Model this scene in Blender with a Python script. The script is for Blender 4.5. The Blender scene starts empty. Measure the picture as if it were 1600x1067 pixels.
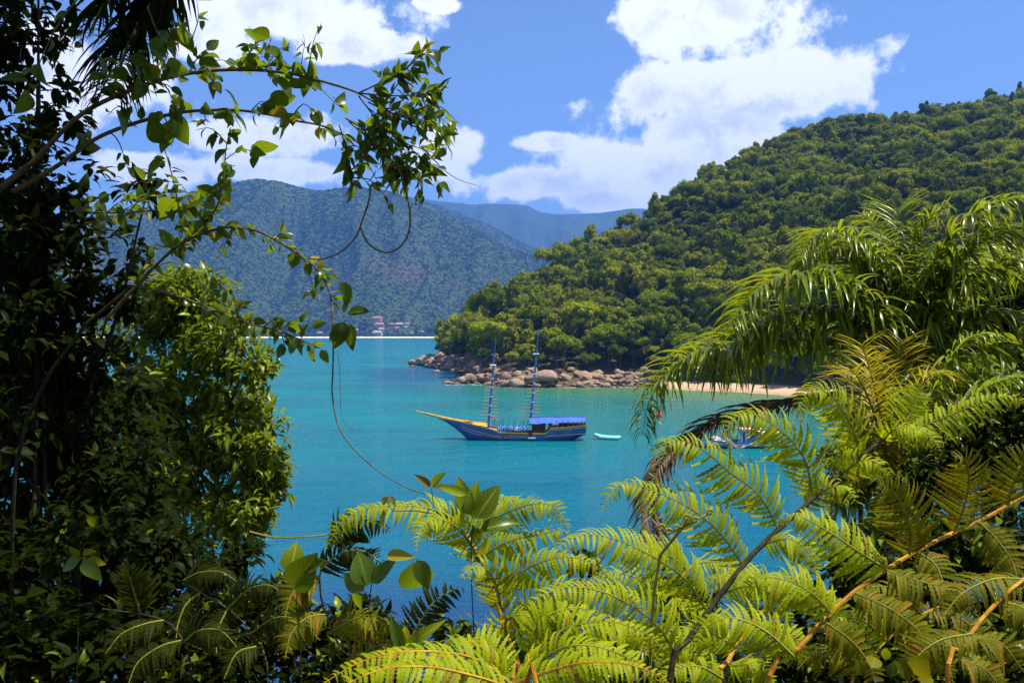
import bpy, math, random
import numpy as np
from mathutils import Vector, Matrix

SC = bpy.context.scene
COL = SC.collection
random.seed(7)
RNG = np.random.default_rng(7)
R = math.radians

# ------------------------------------------------------------------ camera
F, H, YH = 1500.0, 16.3, 518.0          # focal length in photo pixels, eye height, horizon row


def P(px, py, d):
    """point at depth d (metres along +Y) seen at photo pixel (px, py)"""
    return Vector(((px - 800) / F * d, d, H - (py - YH) / F * d))


cam_d = bpy.data.cameras.new('camera')
cam_d.sensor_width = 36
cam_d.lens = 36 * F / 1600
cam_d.shift_y = -(533.5 - YH) / 1600
cam_d.clip_start = 0.1
cam_d.clip_end = 40000
cam = bpy.data.objects.new('camera', cam_d)
cam.location = (0, 0, H)
cam.rotation_euler = (R(90), 0, 0)
COL.objects.link(cam)
SC.camera = cam

# ------------------------------------------------------------------ node helpers


class NT:
    def __init__(self, tree):
        self.t = tree
        self.n = tree.nodes
        self.l = tree.links

    def add(self, kind, **kw):
        n = self.n.new(kind)
        for k, v in kw.items():
            setattr(n, k, v)
        return n

    def put(self, sock, v):
        if isinstance(v, bpy.types.NodeSocket):
            self.l.new(v, sock)
        elif v is not None:
            if sock.type == 'RGBA' and len(v) == 3:
                v = (*v, 1)
            sock.default_value = v

    def m(self, op, a, b=None, c=None, clamp=False):
        n = self.add('ShaderNodeMath', operation=op, use_clamp=clamp)
        self.put(n.inputs[0], a)
        self.put(n.inputs[1], b)
        self.put(n.inputs[2], c)
        return n.outputs[0]

    def vm(self, op, a, b=None):
        n = self.add('ShaderNodeVectorMath', operation=op)
        self.put(n.inputs[0], a)
        self.put(n.inputs[1], b)
        return n.outputs['Value'] if op in ('LENGTH', 'DOT_PRODUCT', 'DISTANCE') else n.outputs[0]

    def noise(self, vec, scale, detail=4, rough=0.55, out=0, lac=2.0, dist=0.0):
        n = self.add('ShaderNodeTexNoise')
        self.put(n.inputs['Vector'], vec)
        n.inputs['Scale'].default_value = scale
        n.inputs['Detail'].default_value = detail
        n.inputs['Roughness'].default_value = rough
        n.inputs['Lacunarity'].default_value = lac
        n.inputs['Distortion'].default_value = dist
        return n.outputs[out]

    def mr(self, v, a, b, c=0.0, d=1.0, kind='SMOOTHSTEP'):
        n = self.add('ShaderNodeMapRange', interpolation_type=kind)
        self.put(n.inputs['Value'], v)
        n.inputs['From Min'].default_value = a
        n.inputs['From Max'].default_value = b
        n.inputs['To Min'].default_value = c
        n.inputs['To Max'].default_value = d
        return n.outputs[0]

    def mix(self, f, a, b):
        n = self.add('ShaderNodeMix', data_type='RGBA')
        self.put(n.inputs[0], f)
        self.put(n.inputs[6], a)
        self.put(n.inputs[7], b)
        return n.outputs[2]

    def ramp(self, f, stops):
        n = self.add('ShaderNodeValToRGB')
        cr = n.color_ramp
        while len(cr.elements) < len(stops):
            cr.elements.new(0.5)
        for e, (p, c) in zip(cr.elements, stops):
            e.position = p
            e.color = (*c, 1)
        self.put(n.inputs[0], f)
        return n.outputs[0]


# ------------------------------------------------------------------ sun, sky, exposure
SUN_AZ, SUN_EL = 82.0, 68.0             # degrees right of the view axis, above the horizon
sdir = Vector((math.sin(R(SUN_AZ)) * math.cos(R(SUN_EL)), math.cos(R(SUN_AZ)) * math.cos(R(SUN_EL)), math.sin(R(SUN_EL))))
sun_d = bpy.data.lights.new('sun', 'SUN')
sun_d.energy = 5.0
sun_d.angle = R(0.53)
sun_d.color = (1.0, 0.92, 0.76)
sun = bpy.data.objects.new('sun', sun_d)
sun.rotation_euler = sdir.to_track_quat('Z', 'Y').to_euler()
sun.location = (0, 0, 60)
COL.objects.link(sun)

world = bpy.data.worlds.new('World')
SC.world = world
world.use_nodes = True


def build_sky():
    w = NT(world.node_tree)
    w.n.clear()
    sky = w.add('ShaderNodeTexSky', sky_type='NISHITA', sun_disc=False)
    sky.sun_elevation = R(SUN_EL)
    sky.sun_rotation = R(SUN_AZ)
    sky.altitude = 0
    sky.air_density = 1.0
    sky.dust_density = 0.0
    sky.ozone_density = 5.0
    bg = w.add('ShaderNodeBackground')
    w.l.new(w.vm('MULTIPLY', sky.outputs[0], (0.97, 0.98, 1.10)), bg.inputs[0])
    bg.inputs[1].default_value = 0.072
    tc = w.add('ShaderNodeTexCoord')
    d = w.vm('NORMALIZE', tc.outputs['Generated'])
    sep = w.add('ShaderNodeSeparateXYZ')
    w.l.new(d, sep.inputs[0])
    az = w.m('ARCTAN2', sep.outputs[0], sep.outputs[1])
    el = w.m('ARCSINE', sep.outputs[2])
    cmb = w.add('ShaderNodeCombineXYZ')
    w.put(cmb.inputs[0], az)
    w.put(cmb.inputs[1], el)
    p = cmb.outputs[0]
    # cumulus banks: centre (azimuth, elevation), half sizes, thinness
    banks = [(400, 12, 180, 58, 0), (555, 72, 85, 28, 0), (330, 62, 90, 36, 0), (225, 262, 95, 26, .1), (430, 215, 120, 40, .15), (450, 268, 150, 26, .1),
             (690, 238, 66, 50, 0), (1110, 22, 175, 66, 0), (1175, 145, 205, 58, 0), (1010, 160, 72, 62, 0),
             (1100, 210, 140, 78, 0), (1010, 270, 150, 56, 0), (850, 288, 140, 30, 0), (940, 312, 110, 24, 0),
             (858, 222, 60, 16, .25), (685, 6, 40, 13, .25), (1228, 214, 26, 12, .1), (110, 120, 150, 70, 0)]
    acc = None
    for (bx, by, rx, ry, thin) in banks:
        a0 = math.atan((bx - 800) / F)
        e0 = math.atan((YH - by) / F * math.cos(a0))
        v = w.add('ShaderNodeVectorMath', operation='MULTIPLY_ADD')
        w.put(v.inputs[0], p)
        rx, ry = rx * 1.05, ry * 1.05
        v.inputs[1].default_value = (F / rx, F / ry, 0)
        v.inputs[2].default_value = (-a0 * F / rx, -e0 * F / ry, 0)
        s = w.vm('LENGTH', v.outputs[0])
        if thin:
            s = w.m('ADD', s, thin)
        acc = s if acc is None else w.m('MINIMUM', acc, s)
    acc = w.m('SUBTRACT', 1.0, acc)
    # the rest of the sky, out of the picture, carries the same scattered cumulus
    far = w.noise(d, 3.2, 1, 0.5)
    outside = w.m('MAXIMUM', w.mr(w.m('ABSOLUTE', az), 0.55, 0.75), w.mr(el, 0.36, 0.5))
    gen = w.m('SUBTRACT', w.m('MULTIPLY', w.m('SUBTRACT', far, 0.56), 6.0), w.m('MULTIPLY', w.m('SUBTRACT', 1.0, outside), 4.0))
    acc = w.m('MAXIMUM', acc, gen)
    n1 = w.noise(d, 10.0, 8, 0.63)
    field = w.m('ADD', acc, w.m('MULTIPLY', w.m('SUBTRACT', n1, 0.5), 3.4))
    mask = w.mr(field, -0.06, 0.32)
    # thin veil low over the hills
    # lit tops, slightly grey bellies: compare with the field a little higher up
    up = w.vm('ADD', d, (0.01, 0.0, 0.03))
    n1u = w.noise(up, 10.0, 5, 0.63)
    shade = w.mr(w.m('SUBTRACT', n1u, n1), -0.06, 0.12)
    thick = w.mr(field, 0.12, 0.8)
    grey = w.m('MULTIPLY', shade, w.m('MULTIPLY', thick, 0.95))
    ccol = w.mix(grey, (1.0, 1.0, 1.0), (0.66, 0.68, 0.74))
    cb = w.add('ShaderNodeBackground')
    w.put(cb.inputs[0], ccol)
    cb.inputs[1].default_value = 0.74
    mx = w.add('ShaderNodeMixShader')
    w.put(mx.inputs[0], w.m('MULTIPLY', mask, 0.97))
    w.l.new(bg.outputs[0], mx.inputs[1])
    w.l.new(cb.outputs[0], mx.inputs[2])
    out = w.add('ShaderNodeOutputWorld')
    w.l.new(mx.outputs[0], out.inputs[0])


build_sky()
world.cycles.sampling_method = 'MANUAL'
world.cycles.sample_map_resolution = 512

SC.render.engine = 'CYCLES'
SC.view_settings.view_transform = 'Standard'
SC.view_settings.look = 'None'
SC.view_settings.exposure = 1.0
SC.view_settings.gamma = 1.0
SC.view_settings.use_curve_mapping = False
cy = SC.cycles
cy.max_bounces = 5
cy.diffuse_bounces = 2
cy.glossy_bounces = 2
cy.transmission_bounces = 2
cy.transparent_max_bounces = 6
cy.volume_bounces = 0
cy.use_denoising = True
cy.denoiser = 'OPENIMAGEDENOISE'
cy.denoising_prefilter = 'NONE'
cy.use_adaptive_sampling = True
cy.adaptive_threshold = 0.015
cy.adaptive_min_samples = 16
cy.caustics_reflective = False
cy.caustics_refractive = False

# ------------------------------------------------------------------ object helpers
WM = {}          # object -> world matrix


def link(o, parent, M):
    COL.objects.link(o)
    WM[o] = M
    if parent is not None:
        o.parent = parent
        o.matrix_parent_inverse = WM[parent].inverted()
    o.matrix_basis = M
    return o


def tag(o, label=None, cat=None, group=None, kind=None):
    if label:
        o['label'] = label
    if cat:
        o['category'] = cat
    if group:
        o['group'] = group
    if kind:
        o['kind'] = kind
    return o


def empty(name, loc, label, cat, group=None, rz=0.0):
    o = bpy.data.objects.new(name, None)
    o.empty_display_size = 0.2
    M = Matrix.Translation(loc) @ Matrix.Rotation(rz, 4, 'Z')
    link(o, None, M)
    return tag(o, label, cat, group)


def np_mesh(name, V, FA, mat=None, uv=None, smooth=False):
    """V (n,3); FA list of (m,k) int arrays"""
    me = bpy.data.meshes.new(name)
    V = np.asarray(V, dtype=np.float32)
    if not isinstance(FA, (list, tuple)):
        FA = [FA]
    FA = [np.asarray(f, dtype=np.int32) for f in FA if len(f)]
    loops = np.concatenate([f.ravel() for f in FA])
    sizes = np.concatenate([np.full(len(f), f.shape[1], dtype=np.int32) for f in FA])
    starts = np.concatenate([[0], np.cumsum(sizes)[:-1]]).astype(np.int32)
    me.vertices.add(len(V))
    me.vertices.foreach_set('co', V.ravel())
    me.loops.add(len(loops))
    me.loops.foreach_set('vertex_index', loops)
    me.polygons.add(len(sizes))
    me.polygons.foreach_set('loop_start', starts)
    me.polygons.foreach_set('loop_total', sizes)
    if smooth:
        me.polygons.foreach_set('use_smooth', np.ones(len(sizes), dtype=bool))
    if uv is not None:
        l = me.uv_layers.new(name='UVMap')
        l.data.foreach_set('uv', np.asarray(uv, dtype=np.float32)[loops].ravel())
    me.update(calc_edges=True)
    if mat is not None:
        me.materials.append(mat)
    return me


class MB:
    """collects boxes, tubes and lofts into one mesh"""

    def __init__(self):
        self.v = []
        self.f = []

    def raw(self, verts, faces):
        b = len(self.v)
        self.v += [tuple(p) for p in verts]
        self.f += [tuple(i + b for i in f) for f in faces]
        return self

    def box(self, x0, x1, y0, y1, z0, z1, M=None):
        vs = [Vector((x, y, z)) for z in (z0, z1) for y in (y0, y1) for x in (x0, x1)]
        if M is not None:
            vs = [M @ p for p in vs]
        return self.raw(vs, [(0, 2, 3, 1), (4, 5, 7, 6), (0, 1, 5, 4), (2, 6, 7, 3), (0, 4, 6, 2), (1, 3, 7, 5)])

    def tube(self, pts, radii, n=6, cap=True):
        pts = [Vector(p) for p in pts]
        if not hasattr(radii, '__len__'):
            radii = [radii] * len(pts)
        b = len(self.v)
        ref = None
        for i, p in enumerate(pts):
            a = pts[max(0, i - 1)]
            c = pts[min(len(pts) - 1, i + 1)]
            t = (c - a).normalized()
            if ref is None:
                ref = t.orthogonal().normalized()
            ref = (ref - t * ref.dot(t))
            ref = ref.normalized() if ref.length > 1e-6 else t.orthogonal().normalized()
            q = t.cross(ref)
            for k in range(n):
                an = 2 * math.pi * k / n
                self.v.append(tuple(p + (ref * math.cos(an) + q * math.sin(an)) * radii[i]))
        for i in range(len(pts) - 1):
            for k in range(n):
                k2 = (k + 1) % n
                self.f.append((b + i * n + k, b + i * n + k2, b + (i + 1) * n + k2, b + (i + 1) * n + k))
        if cap:
            self.f.append(tuple(b + k for k in reversed(range(n))))
            e = b + (len(pts) - 1) * n
            self.f.append(tuple(e + k for k in range(n)))
        return self

    def loft(self, rows, close=False):
        b = len(self.v)
        n = len(rows[0])
        for r in rows:
            self.v += [tuple(p) for p in r]
        for i in range(len(rows) - 1):
            for k in range(n if close else n - 1):
                k2 = (k + 1) % n
                self.f.append((b + i * n + k, b + i * n + k2, b + (i + 1) * n + k2, b + (i + 1) * n + k))
        return self

    def mesh(self, name, mat, smooth=False):
        me = bpy.data.meshes.new(name)
        me.from_pydata(self.v, [], self.f)
        if smooth:
            me.polygons.foreach_set('use_smooth', [True] * len(me.polygons))
        me.materials.append(mat)
        me.update()
        return me

    def build(self, name, mat, parent=None, M=None, smooth=False, org=None):
        """vertices are world coordinates unless M is given; org moves the origin"""
        if M is None:
            o0 = Vector(org) if org is not None else Vector(self.v[0])
            self.v = [tuple(Vector(p) - o0) for p in self.v]
            M = Matrix.Translation(o0)
        o = bpy.data.objects.new(name, self.mesh(name, mat, smooth))
        return link(o, parent, M)


def smooth_path(pts, n):
    """Catmull-Rom through pts, n samples spread evenly by length"""
    pts = [Vector(p) for p in pts]
    pp = [pts[0] * 2 - pts[1]] + pts + [pts[-1] * 2 - pts[-2]]
    out = []
    for i in range(1, len(pp) - 2):
        for k in range(12):
            t = k / 12
            a, b, c, d = pp[i - 1], pp[i], pp[i + 1], pp[i + 2]
            out.append(0.5 * ((2 * b) + (c - a) * t + (2 * a - 5 * b + 4 * c - d) * t * t + (3 * b - a - 3 * c + d) * t ** 3))
    out.append(pts[-1])
    L = [0]
    for a, b in zip(out, out[1:]):
        L.append(L[-1] + (b - a).length)
    res = []
    for k in range(n):
        s = L[-1] * k / (n - 1)
        j = int(np.searchsorted(L, s, side='right')) - 1
        j = min(max(j, 0), len(out) - 2)
        f = (s - L[j]) / max(1e-9, L[j + 1] - L[j])
        res.append(out[j].lerp(out[j + 1], f))
    return res


def frame(org, y, up, s=1.0, sx=1.0):
    """matrix with local +Y along y and local +Z as close to up as it can be"""
    y = Vector(y).normalized()
    up = Vector(up)
    x = y.cross(up)
    if x.length < 1e-4:
        x = y.orthogonal()
    x.normalize()
    z = x.cross(y)
    M = Matrix(((x.x * s * sx, y.x * s, z.x * s, org[0]), (x.y * s * sx, y.y * s, z.y * s, org[1]),
                (x.z * s * sx, y.z * s, z.z * s, org[2]), (0, 0, 0, 1)))
    return M


def rnd(a, b):
    return random.uniform(a, b)


def rvec():
    while True:
        v = Vector((rnd(-1, 1), rnd(-1, 1), rnd(-1, 1)))
        if 0.05 < v.length < 1:
            return v.normalized()


# lattice noise for terrain
_perm = RNG.random((512, 512))


def vnoise(x, y):
    xi = np.floor(x).astype(int)
    yi = np.floor(y).astype(int)
    fx = x - xi
    fy = y - yi
    fx = fx * fx * (3 - 2 * fx)
    fy = fy * fy * (3 - 2 * fy)
    g = lambda a, b: _perm[a % 512, b % 512]
    return (g(xi, yi) * (1 - fx) + g(xi + 1, yi) * fx) * (1 - fy) + (g(xi, yi + 1) * (1 - fx) + g(xi + 1, yi + 1) * fx) * fy


def fbm(x, y, o=4, ridge=False):
    s = 0
    a = 0.5
    for i in range(o):
        n = vnoise(x + 17.3 * i, y + 9.1 * i)
        if ridge:
            n = 1 - abs(2 * n - 1)
        s = s + a * n
        x = x * 2.03
        y = y * 2.03
        a *= 0.5
    return s


# ------------------------------------------------------------------ materials


def new_mat(name):
    m = bpy.data.materials.new(name)
    m.use_nodes = True
    t = NT(m.node_tree)
    t.n.clear()
    out = t.add('ShaderNodeOutputMaterial')
    return m, t, out


def principled(t, base, rough=0.6, spec=0.4, metal=0.0, normal=None):
    b = t.add('ShaderNodeBsdfPrincipled')
    t.put(b.inputs['Base Color'], base)
    t.put(b.inputs['Roughness'], rough)
    b.inputs['Specular IOR Level'].default_value = spec
    b.inputs['Metallic'].default_value = metal
    if normal is not None:
        t.put(b.inputs['Normal'], normal)
    return b


def plain_mat(name, col, rough=0.6, spec=0.4, var=0.25, scale=3.0, bump=0.0):
    m, t, out = new_mat(name)
    tc = t.add('ShaderNodeTexCoord')
    n = t.noise(tc.outputs['Object'], scale, 6, 0.6)
    dark = tuple(c * (1 - var) for c in col)
    light = tuple(min(1, c * (1 + var)) for c in col)
    c = t.mix(t.mr(n, 0.3, 0.7), dark, light)
    nm = None
    if bump:
        b = t.add('ShaderNodeBump')
        b.inputs['Strength'].default_value = bump
        b.inputs['Distance'].default_value = 0.02
        t.put(b.inputs['Height'], n)
        nm = b.outputs[0]
    t.l.new(principled(t, c, rough, spec, normal=nm).outputs[0], out.inputs[0])
    return m


def leaf_mat(name, c1, c2, tr, trans=0.35, rough=0.42, spec=0.45, vein=0.0, odd=None, odd_part=0.06):
    """each leaf picks its own tone between c1 and c2; thin enough to let light through"""
    m, t, out = new_mat(name)
    oi = t.add('ShaderNodeObjectInfo')
    ge = t.add('ShaderNodeNewGeometry')
    r = t.m('FRACT', t.m('ADD', oi.outputs['Random'], t.m('MULTIPLY', ge.outputs['Random Per Island'], 7.31)))
    c = t.mix(r, c1, c2)
    ct = t.mix(r, tuple(x * 0.8 for x in tr), tuple(min(1, x * 1.15) for x in tr))
    if odd:
        f = t.m('LESS_THAN', t.m('FRACT', t.m('MULTIPLY', r, 13.7)), odd_part)
        c = t.mix(f, c, odd)
        ct = t.mix(f, ct, odd)
    if vein:
        uv = t.add('ShaderNodeUVMap')
        s = t.add('ShaderNodeSeparateXYZ')
        t.l.new(uv.outputs[0], s.inputs[0])
        ax = t.m('ABSOLUTE', t.m('SUBTRACT', s.outputs[0], 0.5))
        mid = t.mr(ax, 0.02, 0.06, 1.0, 0.0)
        w = t.m('SINE', t.m('MULTIPLY', t.m('SUBTRACT', s.outputs[1], t.m('MULTIPLY', ax, 0.55)), 58.0))
        side = t.mr(w, 0.72, 1.0, 0.0, 0.55)
        v = t.m('MULTIPLY', t.m('MAXIMUM', mid, side), vein)
        c = t.mix(v, c, tuple(min(1, x * 1.9 + 0.03) for x in c2))
        ct = t.mix(v, ct, tuple(x * 0.55 for x in tr))
        # blotches
        n = t.noise(uv.outputs[0], 5.0, 3, 0.6)
        c = t.mix(t.mr(n, 0.55, 0.75, 0, 0.35), c, tuple(x * 0.6 for x in c1))
    b = principled(t, c, rough, spec)
    tl = t.add('ShaderNodeBsdfTranslucent')
    t.put(tl.inputs[0], ct)
    mx = t.add('ShaderNodeMixShader')
    mx.inputs[0].default_value = trans
    t.l.new(b.outputs[0], mx.inputs[1])
    t.l.new(tl.outputs[0], mx.inputs[2])
    t.l.new(mx.outputs[0], out.inputs[0])
    return m


def bark_mat(name, c1, c2, scale=8):
    m, t, out = new_mat(name)
    tc = t.add('ShaderNodeTexCoord')
    n = t.noise(tc.outputs['Object'], scale, 6, 0.65)
    c = t.mix(t.mr(n, 0.35, 0.65), c1, c2)
    b = t.add('ShaderNodeBump')
    b.inputs['Strength'].default_value = 0.6
    b.inputs['Distance'].default_value = 0.01
    t.put(b.inputs['Height'], n)
    t.l.new(principled(t, c, 0.8, 0.25, normal=b.outputs[0]).outputs[0], out.inputs[0])
    return m


MAT = {}
MAT['fern'] = leaf_mat('fern_green', (0.17, 0.235, 0.002), (0.29, 0.34, 0.004), (0.62, 0.66, 0.006), 0.42, 0.45, 0.08, vein=0.4, odd=(0.22, 0.17, 0.02), odd_part=0.035)
MAT['fern_olive_shade'] = leaf_mat('fern_olive_shade', (0.07, 0.085, 0.002), (0.155, 0.145, 0.004), (0.34, 0.30, 0.006), 0.34, 0.5, 0.06, vein=0.3, odd=(0.22, 0.12, 0.012), odd_part=0.08)  # dull olive; on the lower right fronds this colour stands in for shade
MAT['fern_shade_tone'] = leaf_mat('fern_shade_tone', (0.012, 0.02, 0.001), (0.028, 0.036, 0.002), (0.08, 0.085, 0.004), 0.35, 0.55, 0.05, vein=0.3)  # darkened copy of the fern green: deep shade put into the colour
MAT['palm'] = leaf_mat('palm_leaf', (0.05, 0.10, 0.003), (0.18, 0.225, 0.005), (0.40, 0.50, 0.01), 0.32, 0.3, 0.22, odd=(0.2, 0.17, 0.02), odd_part=0.05)
MAT['palm_y'] = leaf_mat('palm_yellow', (0.15, 0.16, 0.004), (0.28, 0.21, 0.006), (0.55, 0.47, 0.01), 0.36, 0.35, 0.2)
MAT['hill_palm'] = leaf_mat('hill_palm', (0.05, 0.09, 0.005), (0.12, 0.15, 0.008), (0.3, 0.38, 0.015), 0.3, 0.7, 0.08)
MAT['dead'] = leaf_mat('dead_leaflet', (0.08, 0.048, 0.026), (0.26, 0.16, 0.09), (0.16, 0.09, 0.05), 0.15, 0.8, 0.1)
MAT['vine'] = leaf_mat('vine_leaf', (0.016, 0.04, 0.003), (0.06, 0.105, 0.005), (0.30, 0.42, 0.01), 0.34, 0.3, 0.22, vein=0.6, odd=(0.34, 0.28, 0.015), odd_part=0.05)
MAT['lush'] = leaf_mat('lush_leaf', (0.03, 0.068, 0.002), (0.15, 0.195, 0.004), (0.34, 0.41, 0.008), 0.27, 0.32, 0.16, vein=0.55)
MAT['shade'] = leaf_mat('leaf_shade_tone', (0.004, 0.009, 0.001), (0.012, 0.02, 0.002), (0.045, 0.062, 0.003), 0.24, 0.45, 0.03, odd=(0.14, 0.15, 0.02), odd_part=0.015)  # near-black leaf copy with the shade put into its colour
MAT['crown'] = None
MAT['wood'] = bark_mat('wood', (0.05, 0.035, 0.022), (0.12, 0.09, 0.06))
MAT['twig'] = bark_mat('twig', (0.06, 0.05, 0.02), (0.13, 0.10, 0.04), 20)
MAT['stem_dark'] = bark_mat('stem_dark', (0.012, 0.011, 0.006), (0.04, 0.035, 0.012), 25)
MAT['stem_orange'] = bark_mat('stem_orange', (0.30, 0.12, 0.010), (0.46, 0.26, 0.02), 25)
MAT['stem_green'] = bark_mat('stem_green', (0.16, 0.17, 0.015), (0.26, 0.24, 0.025), 25)
MAT['palm_wood'] = bark_mat('palm_wood', (0.06, 0.05, 0.035), (0.16, 0.13, 0.1), 6)
MAT['rachis'] = bark_mat('rachis', (0.1, 0.12, 0.015), (0.2, 0.2, 0.03), 12)

# ================================================================== SETTING
# ------------------------------------------------------------------ water


def water_mat():
    m, t, out = new_mat('sea_water')
    ge = t.add('ShaderNodeNewGeometry')
    pos = ge.outputs['Position']
    s = t.add('ShaderNodeSeparateXYZ')
    t.l.new(pos, s.inputs[0])
    x, y = s.outputs[0], s.outputs[1]
    n = t.noise(t.vm('MULTIPLY', pos, (0.012, 0.02, 0)), 1.0, 4, 0.55)
    n2 = t.noise(t.vm('MULTIPLY', pos, (0.05, 0.12, 0)), 1.0, 4, 0.6)
    wob = t.m('ADD', t.m('MULTIPLY', t.m('SUBTRACT', n, 0.5), 40.0), t.m('MULTIPLY', t.m('SUBTRACT', n2, 0.5), 14.0))
    # clear deep bay -> turquoise -> green sand shallows towards the beach
    deep = t.mix(t.mr(n, 0.35, 0.65), (0.0, 0.108, 0.15), (0.002, 0.148, 0.18))
    far = t.mix(t.mr(y, 250, 900), deep, (0.002, 0.125, 0.19))
    far = t.mix(t.mr(y, 150, 70), far, (0.001, 0.095, 0.165))
    # distance from the beach (a line from (10, 283) to (85, 215))
    sh = t.m('ADD', t.m('MULTIPLY', x, 0.50), t.m('MULTIPLY', y, 0.866))
    sh = t.m('ADD', sh, t.m('MULTIPLY', wob, 0.55))
    right = t.mr(x, -40, 25)
    g1 = t.m('MULTIPLY', t.mr(sh, 105, 215), right)
    c = t.mix(g1, far, (0.006, 0.12, 0.11))
    g2 = t.m('MULTIPLY', t.m('MULTIPLY', t.mr(sh, 205, 250), t.mr(y, 330, 300)), t.mr(x, -20, 10))
    c = t.mix(g2, c, (0.05, 0.15, 0.065))
    # rocks and weed below our own shore and beside the headland's tip
    near = t.mr(t.m('ADD', y, t.m('MULTIPLY', wob, 0.35)), 72, 52)
    c = t.mix(t.m('MULTIPLY', near, 0.85), c, (0.008, 0.035, 0.12))
    tipd = t.vm('LENGTH', t.vm('MULTIPLY', t.vm('SUBTRACT', pos, (-32, 372, 0)), (1 / 26, 1 / 75, 0)))
    tip = t.mr(t.m('ADD', tipd, t.m('MULTIPLY', t.m('SUBTRACT', n2, 0.5), 1.6)), 1.25, 0.6)
    c = t.mix(t.m('MULTIPLY', tip, 0.75), c, (0.006, 0.05, 0.14))
    # ripples: a fine chop with longer wind waves
    w1 = t.noise(t.vm('MULTIPLY', pos, (0.55, 1.3, 0)), 1.0, 5, 0.62, dist=0.4)
    w2 = t.noise(t.vm('MULTIPLY', pos, (0.16, 0.34, 0)), 1.0, 4, 0.55)
    w3 = t.noise(t.vm('MULTIPLY', pos, (0.012, 0.05, 0)), 1.0, 3, 0.5)
    h = t.m('ADD', t.m('MULTIPLY', w1, 0.62), t.m('ADD', t.m('MULTIPLY', w2, 1.0), t.m('MULTIPLY', w3, 2.0)))
    b = t.add('ShaderNodeBump')
    b.inputs['Strength'].default_value = 0.65
    b.inputs['Distance'].default_value = 0.7
    t.put(b.inputs['Height'], t.m('MULTIPLY', h, t.mr(n, 0.36, 0.6, 0.45, 1.25)))
    dif = t.add('ShaderNodeBsdfDiffuse')
    t.put(dif.inputs[0], c)
    t.put(dif.inputs['Normal'], b.outputs[0])
    gl = t.add('ShaderNodeBsdfGlossy')
    gl.inputs['Roughness'].default_value = 0.09
    t.put(gl.inputs['Color'], (0.9, 0.95, 1.0))
    t.put(gl.inputs['Normal'], b.outputs[0])
    fr = t.add('ShaderNodeFresnel')
    fr.inputs[0].default_value = 1.33
    t.put(fr.inputs['Normal'], b.outputs[0])
    f = t.m('MINIMUM', t.m('MULTIPLY', fr.outputs[0], 0.85), 0.42)
    mx = t.add('ShaderNodeMixShader')
    t.put(mx.inputs[0], f)
    t.l.new(dif.outputs[0], mx.inputs[1])
    t.l.new(gl.outputs[0], mx.inputs[2])
    t.l.new(mx.outputs[0], out.inputs[0])
    return m


MAT['water'] = water_mat()
wme = np_mesh('sea', [(-9000, -200, 0), (9000, -200, 0), (9000, 11000, 0), (-9000, 11000, 0)], np.array([[0, 1, 2, 3]]), MAT['water'])
sea = link(bpy.data.objects.new('sea', wme), None, Matrix.Identity(4))
tag(sea, 'turquoise bay water with fine ripples between the hills', kind='structure')

# ------------------------------------------------------------------ headland on the right
_hu = np.array([560, 632, 640, 660, 690, 700, 720, 735, 745, 760, 800, 900, 990, 1060, 1150, 1230, 1320, 1420, 1600, 1900, 2200.])
_hd = np.array([492, 490, 478, 452, 418, 405, 385, 350, 318, 293, 281, 281, 283, 268, 259, 244, 228, 205, 178, 150, 130.])
_ru = np.array([560, 632, 660, 700, 730, 760, 880, 990, 1100, 1170, 1240, 1320, 1400, 1500, 1600, 1900, 2200.])
_rd = np.array([495, 495, 490, 492, 496, 500, 520, 540, 565, 580, 600, 620, 640, 655, 665, 700, 720.])
_ry = np.array([577, 572, 562, 541, 516, 492, 428, 370, 294, 258, 230, 217, 208, 192, 168, 130, 120.])


def head_ds(u):
    return np.interp(u, _hu, _hd)


def head_h(x, y):
    u = 800 + F * x / y
    ds = head_ds(u)
    dr = np.interp(u, _ru, _rd)
    hr = H + (YH - np.interp(u, _ru, _ry)) / F * dr
    amp = np.clip((u - 632) / 50, 0, 1)
    o = y - ds
    sand = np.clip((u - 1030) / 30, 0, 1)
    w0 = np.minimum(15 + 3 * sand, np.maximum(3.0, (dr - ds) * 0.5))
    z0 = (4.2 * (1 - sand) + 2.0 * sand) * amp
    t = np.clip((o - w0) / np.maximum(6, dr - ds - w0), 0, 1)
    up = np.where(o < w0, z0 * np.clip(o / w0, 0, 1) ** 0.85, z0 + np.maximum(0, hr - z0) * t ** 0.88)
    up = up + (fbm(x / 42.0, y / 42.0, 4) - 0.47) * 22 * np.clip((o - w0) / 45, 0, 1) * amp * np.clip((dr - y) / 60, 0.25, 1)
    back = np.where(y > dr, (y - dr) * 0.55, 0)
    z = np.where(o < 0, o * 0.14, up - back)
    z = np.where(amp <= 0, np.minimum(z, -1.5), z)
    return np.maximum(z, -9.0)


def grid_mesh(name, U, S, fx, mat, smooth=True):
    """U x S parameter grid -> mesh through fx(U, S) -> x, y, z"""
    uu, ss = np.meshgrid(U, S)
    x, y, z = fx(uu, ss)
    V = np.stack([x.ravel(), y.ravel(), z.ravel()], 1)
    nu, ns = len(U), len(S)
    i = np.arange(nu * ns).reshape(ns, nu)
    FA = np.stack([i[:-1, :-1].ravel(), i[:-1, 1:].ravel(), i[1:, 1:].ravel(), i[1:, :-1].ravel()], 1)
    return np_mesh(name, V, FA, mat, smooth=smooth)


def head_xyz(uu, ss):
    ds = head_ds(uu) - 45
    dr = np.interp(uu, _ru, _rd) + 170
    y = ds + (dr - ds) * ss
    x = (uu - 800) / F * y
    return x, y, head_h(x, y)


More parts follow.
